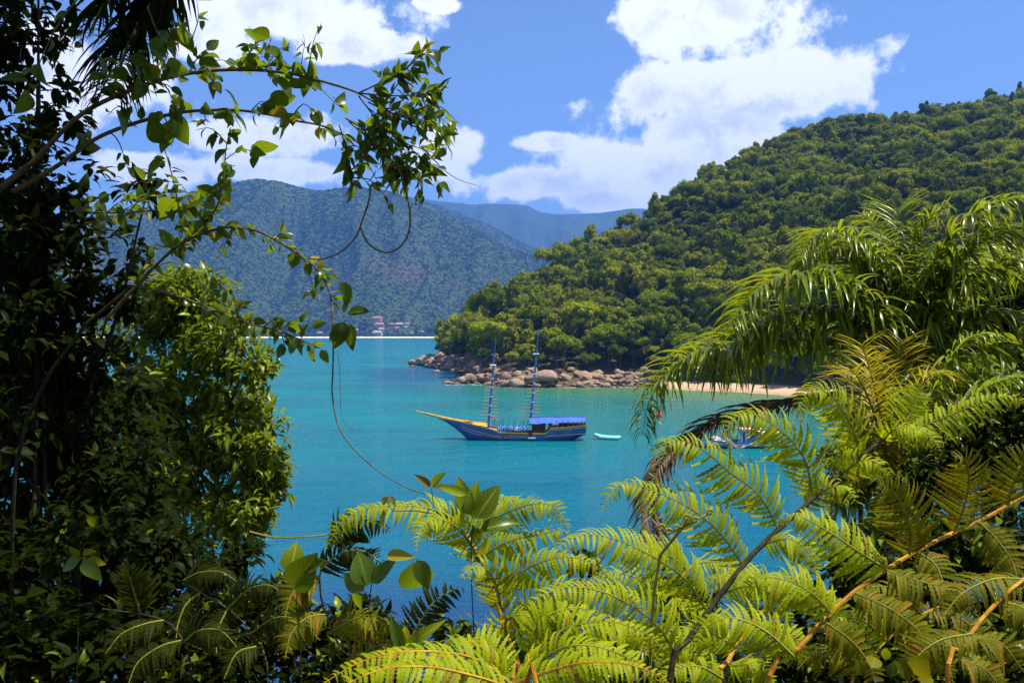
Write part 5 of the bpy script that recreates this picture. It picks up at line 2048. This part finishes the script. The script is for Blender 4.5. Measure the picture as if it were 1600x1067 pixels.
for (pts, d1, L, n) in [([(1402, 590), (1360, 530), (1310, 500), (1250, 490), (1190, 505), (1140, 545), (1110, 590)], 10.4, 0.8, 100),
                        ([(1404, 590), (1375, 480), (1345, 420), (1310, 395), (1270, 400), (1240, 430)], 10.7, 0.72, 84),
                        ([(1406, 585), (1395, 470), (1385, 400), (1370, 355), (1345, 335)], 10.8, 0.66, 74),
                        ([(1406, 585), (1420, 470), (1432, 395), (1450, 345), (1480, 320)], 10.8, 0.66, 74),
                        ([(1408, 585), (1450, 500), (1495, 420), (1540, 375), (1590, 365), (1640, 390)], 10.3, 0.8, 90),
                        ([(1408, 590), (1470, 540), (1530, 500), (1590, 500), (1640, 540)], 10.2, 0.8, 84)]:
    frond(p1, lv, pts, 11.1, d1, L, int(n * 1.25), 'palm', plume=0.5)
lv.finish('more_leaflets')
# the dead frond hanging from the same palm
dl = Leaves(p1, 'dead_leaflet', 260)
frond(p1, dl, [(1390, 618), (1330, 615), (1260, 625), (1190, 637), (1125, 658), (1075, 688), (1038, 722), (1015, 765), (1012, 805), (1022, 848)], 11.0, 9.0, 0.42, 240, 'dead', r=0.03, blades=PD, stem='wood', fwd=(1.0, 1.9), plume=0.5, start=0.1, label='withered brown frond hanging down over the fishing boat', name='dead_frond', tail=0.8)
dl.finish('more_dead_leaflets')

p2 = palm_root('lower palm with yellowing upright fronds behind the fern tips', 1395, 760, 8.6)
lv = Leaves(p2, 'leaflet', 360)
frond(p2, lv, [(1392, 770), (1378, 690), (1356, 620), (1332, 580), (1308, 585)], 8.4, 8.0, 0.42, 70, 'palm_y', blades=PL[:2] + PLs, fwd=(0.5, 1.0), tail=0.5)
frond(p2, lv, [(1394, 770), (1412, 680), (1430, 620), (1455, 585), (1485, 585)], 8.4, 8.1, 0.44, 66, 'palm_y', blades=PL[:2] + PLs, fwd=(0.5, 1.0), tail=0.5)
frond(p2, lv, [(1392, 770), (1385, 700), (1372, 630), (1358, 575), (1345, 535)], 8.6, 8.3, 0.46, 74, 'palm_y', blades=PL[:2] + PLs, fwd=(0.5, 1.0), tail=0.6)
frond(p2, lv, [(1392, 770), (1395, 680), (1398, 610), (1402, 560), (1410, 530)], 8.7, 8.9, 0.46, 66, 'palm_y', blades=PL[:2] + PLs, fwd=(0.6, 1.1), tail=0.6)
frond(p2, lv, [(1396, 770), (1425, 690), (1455, 620), (1480, 570), (1510, 530), (1545, 520)], 8.6, 8.5, 0.5, 65, 'palm', fwd=(0.5, 0.9))
frond(p2, lv, [(1398, 770), (1450, 700), (1500, 640), (1550, 600), (1605, 590), (1650, 620)], 8.5, 8.0, 0.52, 65, 'palm', fwd=(0.5, 0.9))
frond(p2, lv, [(1396, 775), (1450, 740), (1520, 690), (1580, 680), (1630, 720)], 8.5, 7.9, 0.55, 57, 'palm', fwd=(0.4, 0.9))
frond(p2, lv, [(1390, 775), (1360, 700), (1335, 650), (1318, 630), (1305, 660)], 8.5, 8.1, 0.42, 42, 'palm_y', fwd=(0.4, 0.9))
frond(p2, lv, [(1390, 780), (1365, 740), (1340, 720), (1320, 740)], 8.4, 8.0, 0.4, 34, 'palm_y', fwd=(0.4, 0.9))
lv.finish('more_leaflets')

p3 = palm_root('dark palm at the right edge behind the feathery palm', 1570, 700, 13.5)
lv = Leaves(p3, 'leaflet', 300)
for k in range(13):
    a = -1.9 + k * 0.33
    R0 = rnd(270, 380)
    pts = [(1570, 690)]
    for i in range(1, 6):
        t = i / 5
        pts.append((1570 + math.sin(a) * R0 * t * (1 - 0.1 * t), 690 - math.cos(a) * R0 * (t - 0.25 * t * t) * 1.0 + R0 * 0.45 * t ** 3))
    frond(p3, lv, pts, 13.5, rnd(11.8, 14.8), 0.95, 75, 'palm')
lv.finish('more_leaflets')

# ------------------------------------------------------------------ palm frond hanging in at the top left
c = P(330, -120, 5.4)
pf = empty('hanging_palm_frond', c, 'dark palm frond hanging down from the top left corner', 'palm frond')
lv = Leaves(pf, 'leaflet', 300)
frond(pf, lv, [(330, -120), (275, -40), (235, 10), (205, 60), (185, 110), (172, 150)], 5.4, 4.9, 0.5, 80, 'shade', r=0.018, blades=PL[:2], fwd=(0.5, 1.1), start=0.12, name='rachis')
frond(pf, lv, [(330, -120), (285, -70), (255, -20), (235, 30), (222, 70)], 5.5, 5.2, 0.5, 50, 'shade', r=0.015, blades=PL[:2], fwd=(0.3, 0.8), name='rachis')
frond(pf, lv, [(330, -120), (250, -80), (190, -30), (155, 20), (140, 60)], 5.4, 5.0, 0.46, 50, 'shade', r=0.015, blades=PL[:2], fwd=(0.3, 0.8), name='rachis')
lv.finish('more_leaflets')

# ------------------------------------------------------------------ climbing branches on the left


def branch(root, pts, d0, d1, r0, r1, mat='twig', bow=0.0, n=None, name='branch'):
    n = n or max(10, len(pts) * 4)
    p = smooth_path(path3(pts, d0, d1, bow), n)
    MB().tube(p, [r0 + (r1 - r0) * i / (n - 1) for i in range(n)], 6).build(name, MAT[mat], root, smooth=True)
    return p


def leafy(lv, p, n, size, blanks, mat, t0=0.1, t1=1.0, hang=0.6, spread=0.9, off=0.0, big=0.0, bigblanks=None):
    """n leaves along path p on short stalks"""
    m = len(p) - 1
    for k in range(n):
        t = t0 + (t1 - t0) * rnd(0, 1)
        i = min(m - 1, int(t * m))
        T = (p[i + 1] - p[i]).normalized()
        o = p[i].lerp(p[i + 1], t * m - i) if t < 1 else p[-1]
        D = (rvec() * spread + T * 0.55 - UP * hang * rnd(0.2, 1.2)).normalized()
        N = (UP * 0.8 + rvec() * 0.8)
        s = size * rnd(0.65, 1.2)
        B = random.choice(blanks)
        if big and rnd(0, 1) < big:
            s *= 1.6
            B = random.choice(bigblanks or blanks)
        lv.add(frame(o + rvec() * off * rnd(0, 1), D, N, s), B, mat)


def sub_branches(root, lv, p, n, length, size, nleaf, blanks, mat, t0=0.2, t1=1.0, hang=0.5, r=0.004, big=0.0, bb=None, lift=0.2):
    m = len(p) - 1
    for k in range(n):
        t = t0 + (t1 - t0) * (k + rnd(0, 1)) / n
        i = min(m - 1, int(t * m))
        T = (p[i + 1] - p[i]).normalized()
        D = (rvec() * 0.9 + T * 0.6 + UP * lift).normalized()
        L = length * rnd(0.6, 1.3)
        q = [p[i], p[i] + D * L * 0.5 + UP * 0.02, p[i] + D * L - UP * L * hang * 0.6]
        s = smooth_path(q, 7)
        MB().tube(s, [r * (1 - 0.7 * j / 6) for j in range(7)], 4).build('twig', MAT['twig'], root)
        leafy(lv, s, nleaf, size, blanks, mat, 0.15, 1.0, hang, big=big, bigblanks=bb)


vc = P(-110, 420, 5.5)
vine = empty('arching_vine', (vc.x, vc.y, float(near_h(np.array(vc.x), np.array(vc.y)))), 'arching leafy branches reaching across the sky from the upper left', 'vine')
lv = Leaves(vine, 'leaf', 560)
base = Vector((vc.x, vc.y, float(near_h(np.array(vc.x), np.array(vc.y))) - 0.2))
MB().tube(smooth_path([base, P(-90, 700, 5.4), P(-90, 450, 5.3), P(-20, 310, 5.2), P(45, 259, 5.1)], 16), [0.05 - 0.0022 * i for i in range(16)], 7).build('main_stem', MAT['wood'], vine)
b1 = branch(vine, [(45, 259), (75, 229), (112, 191), (150, 165), (210, 139), (262, 122), (326, 111), (400, 110), (462, 117), (519, 132), (560, 146), (600, 170), (640, 195), (685, 208)], 5.1, 4.3, 0.014, 0.003)
b2 = branch(vine, [(20, 300), (90, 259), (150, 217), (210, 193), (262, 180), (300, 174), (364, 172), (418, 179), (462, 189), (500, 196), (537, 211), (575, 232), (620, 255)], 5.2, 4.4, 0.013, 0.003)
leafy(lv, b1, 26, 0.105, OV, 'vine', 0.2, 0.72, 0.2, big=0.22, bigblanks=OV_BIG)
leafy(lv, b2, 24, 0.10, OV, 'vine', 0.2, 0.85, 0.4, big=0.2, bigblanks=OV_BIG)
sub_branches(vine, lv, b1, 16, 0.26, 0.09, 6, OV + LN, 'vine', 0.25, 0.72, 0.3, big=0.2, bb=OV_BIG)
sub_branches(vine, lv, b2, 9, 0.2, 0.09, 5, OV, 'vine', 0.2, 0.8, 0.6, big=0.25, bb=OV_BIG)
# the bushy end of the branch
tips = [[(560, 146), (612, 121), (640, 103), (661, 84), (684, 78)], [(560, 146), (610, 150), (655, 148), (690, 140)], [(575, 160), (620, 180), (665, 190), (705, 212)],
        [(560, 150), (600, 200), (645, 235), (685, 285)], [(545, 190), (580, 220), (625, 250), (665, 275)], [(540, 185), (575, 205), (620, 220), (680, 240)],
        [(530, 195), (540, 230), (548, 262), (552, 290)], [(560, 200), (590, 235), (610, 262), (620, 285)], [(600, 170), (640, 170), (675, 175), (700, 195)]]
for tp in tips:
    q = branch(vine, tp, 4.35, rnd(4.1, 4.6), 0.004, 0.0015, n=9)
    leafy(lv, q, 30, 0.095, LN, 'vine', 0.15, 1.0, 0.45)
    sub_branches(vine, lv, q, 4, 0.15, 0.085, 5, LN, 'vine', 0.2, 1.0, 0.5)
# loops of bare climbing stem under the bushy end
branch(vine, [(580, 288), (576, 315), (566, 345), (556, 370), (535, 392), (505, 405), (480, 404)], 4.3, 4.3, 0.005, 0.003, name='bare_stem')
branch(vine, [(618, 250), (632, 290), (641, 335), (637, 368), (620, 390), (598, 394), (575, 380), (563, 355)], 4.3, 4.3, 0.005, 0.004, name='bare_stem')
branch(vine, [(660, 230), (690, 262), (715, 280), (745, 290)], 4.3, 4.2, 0.003, 0.001, name='bare_stem')
leafy(lv, smooth_path(path3([(680, 255), (690, 265)], 4.2), 4), 2, 0.06, OV, 'vine')
for tp in [[(470, 115), (472, 90), (476, 70), (474, 55)], [(395, 108), (390, 88), (398, 70), (402, 60)], [(300, 60), (310, 30), (306, -5), (300, -20)]]:
    q = branch(vine, tp, 4.6, 4.6, 0.003, 0.001, n=7)
    leafy(lv, q, 5, 0.075, OV, 'vine', 0.3, 1.0, 0.1)
for tp in [[(120, 0), (90, 40), (70, 80), (40, 150)], [(250, 100), (265, 60), (280, 40), (300, 60)], [(150, 165), (170, 120), (200, 90), (230, 80)], [(230, 10), (245, 50), (262, 85), (250, 110)]]:
    q = branch(vine, tp, 4.9, 4.7, 0.005, 0.002, n=9)
    leafy(lv, q, 9, 0.10, OV, 'vine', 0.1, 1.0, 0.2, big=0.35, bigblanks=OV_BIG)
lv.finish('more_leaves')

vc = P(20, 620, 5.8)
vb = Vector((vc.x, vc.y, float(near_h(np.array(vc.x), np.array(vc.y)))))
v2 = empty('drooping_climber', vb, 'leafy climber whose branches droop over the bay with one long hanging tendril', 'vine')
lv = Leaves(v2, 'leaf', 460)
MB().tube(smooth_path([vb - UP * 0.2, P(20, 800, 5.7), P(60, 620, 5.5), P(140, 500, 5.3), P(215, 440, 5.3)], 14), [0.016 - 0.0005 * i for i in range(14)], 7).build('main_stem', MAT['stem_dark'], v2)
c1 = branch(v2, [(165, 500), (215, 445), (262, 397), (300, 372), (350, 356), (395, 359), (432, 376), (462, 395), (492, 417), (511, 444), (519, 480), (519, 520)], 5.3, 4.6, 0.010, 0.004)
c2 = branch(v2, [(215, 440), (262, 397), (330, 337), (349, 285), (352, 240), (360, 200)], 5.3, 4.7, 0.007, 0.003)
c3 = branch(v2, [(200, 445), (225, 449), (281, 464), (337, 486), (375, 501), (431, 516), (461, 527), (499, 544)], 5.3, 4.7, 0.009, 0.003)
c4 = branch(v2, [(110, 330), (146, 332), (210, 332), (262, 326), (310, 318)], 5.4, 5.0, 0.006, 0.002)
c5 = branch(v2, [(281, 337), (275, 300), (265, 260), (252, 217)], 5.0, 4.9, 0.005, 0.002)
leafy(lv, c1, 40, 0.085, LN + OV, 'vine', 0.3, 0.92, 0.1)
sub_branches(v2, lv, c1, 14, 0.14, 0.085, 5, LN, 'vine', 0.15, 0.88, 0.2)
leafy(lv, c2, 26, 0.10, OV, 'vine', 0.2, 1.0, 0.3)
sub_branches(v2, lv, c2, 10, 0.2, 0.095, 6, OV + LN, 'vine', 0.1, 1.0, 0.4, big=0.15, bb=OV_BIG)
leafy(lv, c3, 40, 0.095, OV + LN, 'vine', 0.3, 1.0, 0.3)
sub_branches(v2, lv, c3, 9, 0.16, 0.095, 6, OV, 'vine', 0.35, 0.85, 0.2)
leafy(lv, c4, 24, 0.085, OV, 'vine', 0.05, 1.0, 0.1)
sub_branches(v2, lv, c4, 9, 0.16, 0.085, 6, OV, 'vine', 0.05, 1.0, 0.0, lift=0.5)
leafy(lv, c5, 8, 0.12, OV, 'vine', 0.1, 1.0, 0.3, big=0.3, bigblanks=OV_BIG)
# leaf bunch on the hanging stem and the long tendril below
branch(v2, [(519, 480), (521, 520), (520, 580), (519, 615), (527, 660), (545, 692), (570, 718), (600, 742), (640, 764), (670, 772)], 4.6, 4.0, 0.005, 0.0018, name='tendril')
branch(v2, [(527, 545), (531, 580), (532, 620), (534, 650), (545, 668), (560, 672)], 4.6, 4.5, 0.002, 0.001, name='tendril')
branch(v2, [(576, 722), (590, 716), (598, 718)], 4.2, 4.2, 0.0015, 0.001, name='tendril')
for (x, y, dx, dy, s, B) in [(540, 490, 1.0, -0.15, 0.125, OV_BIG[0]), (536, 492, 0.4, -1.0, 0.09, OV[0]), (540, 500, -0.35, 1.0, 0.15, OV_BIG[1]), (548, 503, 0.05, 1.0, 0.14, OV_BIG[0]), (532, 508, -0.3, 1.0, 0.13, OV_BIG[1]),
                              (528, 440, 0.8, 0.8, 0.11, OV[1]), (538, 455, 0.3, 1.0, 0.09, OV[2]), (548, 522, 0.1, 1.0, 0.08, OV[0]), (500, 544, 0.5, 0.9, 0.085, OV[1]), (490, 542, -0.2, 1, 0.085, OV[2]), (460, 530, -0.2, 1, 0.08, OV[1])]:
    lv.add(frame(P(x, y, 4.55), Vector((dx, rnd(-0.4, 0.1), -dy)), Vector((rnd(-0.4, 0.4), -0.6, 0.7)), s), B, 'vine')
lv.finish('more_leaves')

# ------------------------------------------------------------------ the lit tree below them, out over the water


def clump_tree(name, label, cat, lobes, d0, size, n, blanks, mat, trunk_px, limit=300, depth=1.1, mats=None, wood='wood', group=None, droop=0.55, shell=0.55, clumps=7):
    """lobes: (px, py, rx, ry, depth) leaf masses traced from the photograph, given real depth, plus unseen ones added for shade"""
    c0 = P(trunk_px[0], trunk_px[1], d0)
    gz = float(near_h(np.array(c0.x), np.array(c0.y)))
    gz = max(gz, -0.5)
    root = empty(name, (c0.x, c0.y, gz), label, cat, group)
    top = P(lobes[0][0], lobes[0][1], lobes[0][4])
    tp = smooth_path([(c0.x, c0.y, gz - 0.3), (c0.x, c0.y, gz + (c0.z - gz) * 0.6), c0, top], 10)
    rt = max(0.02, d0 * 0.006)
    MB().tube(tp, [rt * (1 - 0.07 * i) for i in range(10)], 7).build('trunk', MAT[wood], root)
    lv = Leaves(root, 'leaf', limit)
    tot = sum(l[2] * l[3] * l[4] ** 2 for l in lobes)
    for (px, py, rx, ry, d, *mul) in lobes:
        mul = mul[0] if mul else 1.0
        c = P(px, py, d)
        ax, az = rx / F * d * 1.08, ry / F * d * 1.08
        ay = depth * 0.5 * (ax + az)
        br = smooth_path([c0.lerp(top, rnd(0.1, 0.8)), c.lerp(c0, 0.4) - UP * az * 0.2, c] if py > -200 else [P(-330, -60, 6), P(-200, -280, 5.5), c], 7)
        MB().tube(br, [rt * 0.5 * (1 - 0.12 * i) for i in range(7)], 5).build('limb', MAT[wood], root)
        k = int(n * rx * ry * d * d / tot / mul)
        # sprays: several leaves share a twig end, gathered into billowing clumps
        subs = []
        for j in range(clumps):
            v = rvec()
            subs.append((c + Vector((v.x * ax, v.y * ay, v.z * az)) * rnd(0.35, 0.72), rnd(0.34, 0.52)))
        left = k
        while left > 0:
            sc_, sr = random.choice(subs)
            v = rvec()
            v.z = v.z * 0.8 + 0.3
            q = sc_ + Vector((v.x * ax, v.y * ay, v.z * az)) * sr * (shell + (1.05 - shell) * random.random() ** 0.5)
            outw = Vector((v.x, v.y, v.z * 0.8 + 0.35)).normalized()
            for j in range(random.randint(5, 9)):
                D = (outw * 0.8 + rvec() * 0.9 - UP * droop * rnd(0.2, 1.2)).normalized()
                N = UP * 0.9 + outw * 0.5 + rvec() * 0.5
                mm = random.choice(mats) if mats else mat
                lv.add(frame(q + rvec() * size * mul * 0.5, D, N, size * mul * rnd(0.6, 1.25)), random.choice(blanks), mm)
                left -= 1
    lv.finish('foliage')
    return root


clump_tree('sunlit_tree', 'rounded tree with glossy yellow green leaves leaning over the water at left', 'tree',
           [(285, 495, 105, 62, 13.5), (345, 540, 75, 60, 13), (225, 540, 95, 80, 13.6), (395, 575, 40, 42, 12.6), (290, 620, 120, 80, 13.4), (375, 640, 60, 45, 13.0), (395, 700, 62, 56, 12.4), (405, 745, 45, 50, 12.6), (380, 820, 60, 50, 12.2),
            (330, 720, 110, 70, 13), (415, 770, 36, 30, 12.3), (345, 800, 80, 50, 12.8), (250, 760, 90, 90, 13.6), (210, 660, 90, 90, 13.8)], 14.0, 0.17, 16000, LO, 'lush', (230, 760), 300, 1.0, shell=0.7)

# ------------------------------------------------------------------ dark growth on the left
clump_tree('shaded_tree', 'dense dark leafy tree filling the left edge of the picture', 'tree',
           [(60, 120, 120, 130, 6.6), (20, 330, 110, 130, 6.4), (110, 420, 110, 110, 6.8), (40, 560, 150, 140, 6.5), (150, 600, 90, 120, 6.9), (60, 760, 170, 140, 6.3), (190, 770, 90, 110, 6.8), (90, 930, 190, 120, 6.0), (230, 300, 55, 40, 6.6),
            (-40, 60, 100, 200, 6.4), (-60, 500, 120, 400, 6.0), (170, 480, 70, 60, 6.6), (60, -120, 160, 120, 6.4), (-60, -260, 260, 160, 6.2), (-250, 100, 220, 340, 6.0), (200, 860, 120, 110, 7.2), (150, 700, 110, 130, 8.0), (300, -740, 600, 260, 3.0, 2.0), (120, -450, 500, 190, 5.0, 2.0), (120, -300, 400, 150, 7.0, 2.0), (40, 1040, 210, 90, 5.6), (-60, 850, 160, 160, 6.2), (60, 700, 190, 260, 9.0, 2.0), (50, 950, 260, 180, 8.0, 2.0), (20, 430, 130, 160, 8.6, 2.0)], 6.8, 0.12, 27000, OV[:2] + LN[:2], 'shade', (60, 900), 300, 1.1, shell=0.35, wood='stem_dark')  # lobes high overhead are unseen, added with oversized leaves to shade the left
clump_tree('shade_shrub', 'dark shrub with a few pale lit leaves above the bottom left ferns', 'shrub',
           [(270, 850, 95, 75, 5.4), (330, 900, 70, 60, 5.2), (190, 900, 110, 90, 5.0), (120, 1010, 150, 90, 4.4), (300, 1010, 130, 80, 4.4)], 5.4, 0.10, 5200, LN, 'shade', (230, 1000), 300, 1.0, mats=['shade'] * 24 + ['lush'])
clump_tree('leafy_bush', 'tangled olive bush between the bottom left ferns and the big leaves', 'shrub',
           [(400, 960, 80, 60, 4.6), (450, 1030, 110, 60, 4.2), (560, 1000, 70, 45, 4.4), (600, 1050, 90, 45, 4.0), (330, 1060, 90, 60, 4.0)], 4.6, 0.075, 3600, LN, 'lush', (450, 1060), 300, 1.0, mats=['shade'] * 4 + ['lush'])
clump_tree('low_bush', 'small leaved bush low in the gap over the dark blue water', 'shrub',
           [(860, 985, 60, 28, 6.5), (960, 1000, 60, 30, 6.5), (790, 1020, 60, 35, 6.2), (700, 985, 40, 25, 6.0), (910, 880, 26, 14, 6.4), (1060, 950, 60, 50, 6.2), (1080, 1050, 80, 50, 5.6), (950, 1060, 90, 30, 5.6)], 6.5, 0.09, 3200, LN, 'lush', (900, 1060), 300, 1.0, mats=['lush', 'shade'])
clump_tree('round_shrub', 'small leaved green shrub under the palm beside the water', 'shrub',
           [(1320, 720, 34, 32, 9.6), (1345, 760, 45, 45, 9.4), (1310, 760, 30, 30, 9.3), (1360, 700, 30, 30, 9.8)], 9.6, 0.10, 2600, LN, 'lush', (1345, 800), 300, 1.0)
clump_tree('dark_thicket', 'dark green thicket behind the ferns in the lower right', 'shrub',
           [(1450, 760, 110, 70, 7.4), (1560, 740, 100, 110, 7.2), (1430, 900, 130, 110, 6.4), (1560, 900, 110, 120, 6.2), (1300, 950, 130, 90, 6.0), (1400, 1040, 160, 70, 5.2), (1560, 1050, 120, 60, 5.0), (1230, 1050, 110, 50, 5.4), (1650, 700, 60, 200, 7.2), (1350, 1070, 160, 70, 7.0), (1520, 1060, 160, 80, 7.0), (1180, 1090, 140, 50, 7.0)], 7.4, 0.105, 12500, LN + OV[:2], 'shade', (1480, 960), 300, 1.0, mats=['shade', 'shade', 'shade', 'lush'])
clump_tree('background_tree', 'dark tree behind the right hand palms', 'tree',
           [(1520, 600, 110, 90, 17), (1420, 640, 80, 60, 17), (1610, 560, 90, 120, 17), (1560, 480, 90, 70, 17.5), (1500, 720, 130, 90, 16)], 17.5, 0.24, 5200, LO, 'shade', (1540, 760), 300, 1.0, wood='stem_dark')

# ------------------------------------------------------------------ big leaved seedlings among the ferns


def seedling(label, stem_pts, d, leaves_, mat='lush', r=0.005, name='broadleaf_seedling', shoots=()):
    pp = path3(stem_pts, d)
    gz = float(near_h(np.array(pp[0].x), np.array(pp[0].y)))
    b = Vector((pp[0].x, pp[0].y, gz))
    root = empty(name, b, label, 'plant')
    q = smooth_path([b - UP * 0.05] + pp, 14)
    MB().tube(q, [r * 0.65 * (1 - 0.04 * i) for i in range(14)], 6).build('stem', MAT['stem_dark'], root)
    for sh in shoots:
        MB().tube(smooth_path(path3(sh, d), 10), [0.003 - 0.0002 * i for i in range(10)], 5).build('shoot', MAT['twig'], root)
    lv = Leaves(root, 'leaf', 60)
    for (x, y, x2, y2, w) in leaves_:
        a, e = P(x, y, d), P(x2, y2, d + rnd(-0.06, 0.06))
        D = e - a
        lv.add(frame(a, D, Vector((rnd(-0.3, 0.3), -0.8, 0.5)), D.length * 1.05, w * 0.8), random.choice(OV_BIG[:2]), 'fern_olive_shade' if D.length < 0.085 else mat)
    lv.finish()
    return root


seedling('upright seedling with broad green and small coppery leaves standing above the central fern', [(742, 1060), (738, 940), (735, 850), (738, 820)], 2.95,
         [(740, 815, 778, 758, 1.2), (738, 812, 742, 752, 1.0), (735, 810, 715, 745, 0.9), (738, 820, 748, 850, 0.8), (745, 830, 815, 808, 0.8), (732, 775, 685, 758, 0.7),
          (674, 763, 652, 740, 0.7), (674, 763, 692, 738, 0.7), (676, 765, 712, 757, 0.6), (606, 775, 594, 790, 1.0), (606, 775, 619, 788, 1.0), (606, 774, 607, 792, 0.9)],
         shoots=[[(735, 850), (712, 815), (682, 800), (674, 763)], [(700, 808), (650, 798), (612, 797), (606, 775)]])
seedling('plant with two large oval green leaves at the left over the water', [(470, 1060), (465, 980), (462, 930), (468, 890)], 2.8,
         [(452, 900, 464, 846, 1.5), (455, 925, 490, 868, 1.4), (470, 890, 505, 875, 1.0)], 'lush')
seedling('plant with large dark drooping leaves beside the olive fern', [(590, 1060), (580, 990), (575, 930), (585, 885)], 2.7,
         [(575, 920, 560, 860, 1.5), (572, 925, 535, 895, 1.3), (580, 915, 615, 872, 0.9), (600, 868, 645, 868, 0.8), (645, 872, 655, 935, 1.5), (650, 870, 670, 920, 1.1), (570, 925, 548, 955, 1.1)], 'vine')
seedling('narrow leaved shoot lit up in the bottom centre', [(640, 1080), (636, 1050), (634, 1020)], 2.4,
         [(634, 1018, 610, 965, 0.8), (634, 1018, 685, 968, 0.6), (634, 1018, 632, 970, 0.7), (634, 1022, 655, 985, 0.6)], 'lush')
seedling('pale round leaved plant at the bottom right under the ferns', [(1420, 1090), (1425, 1060), (1430, 1050)], 2.3,
         [(1428, 1055, 1445, 1030, 1.6), (1426, 1058, 1408, 1035, 1.4), (1430, 1060, 1465, 1060, 1.2), (1360, 1045, 1372, 1020, 1.5), (1345, 1055, 1340, 1030, 1.3)], 'lush')
seedling('dark young plant with one pale leaf in the deep shade at bottom left', [(120, 1090), (122, 980), (125, 900), (128, 868)], 3.4,
         [(128, 868, 150, 856, 1.3), (126, 870, 108, 856, 0.9), (128, 872, 95, 890, 1.2), (128, 872, 155, 905, 1.1), (130, 875, 165, 880, 1.0)], 'vine')
# fiddlehead stalk
fp = path3([(1015, 1090), (1025, 900), (1040, 850), (1050, 830), (1068, 822)], 2.6)
gz = float(near_h(np.array(fp[0].x), np.array(fp[0].y)))
fd = empty('fiddlehead_stalk', (fp[0].x, fp[0].y, gz), 'pale stalk with curled brown fern buds beside the black stem', 'fern')
MB().tube(smooth_path([Vector((fp[0].x, fp[0].y, gz - 0.05))] + fp, 16), 0.0042, 7).build('stem', MAT['stem_green'], fd)
for (x, y, s) in [(1032, 824, 6), (1044, 830, 5.5), (1056, 824, 4.5), (1072, 808, 5), (1085, 812, 5), (1108, 800, 5)]:
    c = P(x, y, 2.6)
    m = MB()
    pts = [c + Vector((math.cos(a) * s * (1 - a / 9.5) / F * 2.6, -0.002 * a, math.sin(a) * s * (1 - a / 9.5) / F * 2.6)) for a in np.linspace(0, 8.4, 22)]
    m.tube(pts, [0.0038 - 0.0001 * i for i in range(22)], 6)
    m.tube([fp[-1] if x > 1050 else fp[-2], c + Vector((0.006, 0, 0))], 0.003, 5)
    m.build('curled_bud', MAT['stem_green'], fd, smooth=True)
# green runner stretched across to the fern
rn = path3([(390, 830), (430, 839), (480, 838), (535, 832)], 3.0)
ro = MB().tube(smooth_path(rn, 12), 0.003, 5).build('green_runner', MAT['stem_green'], None)
tag(ro, 'thin straight green runner stretched over the water at left', 'vine stem')
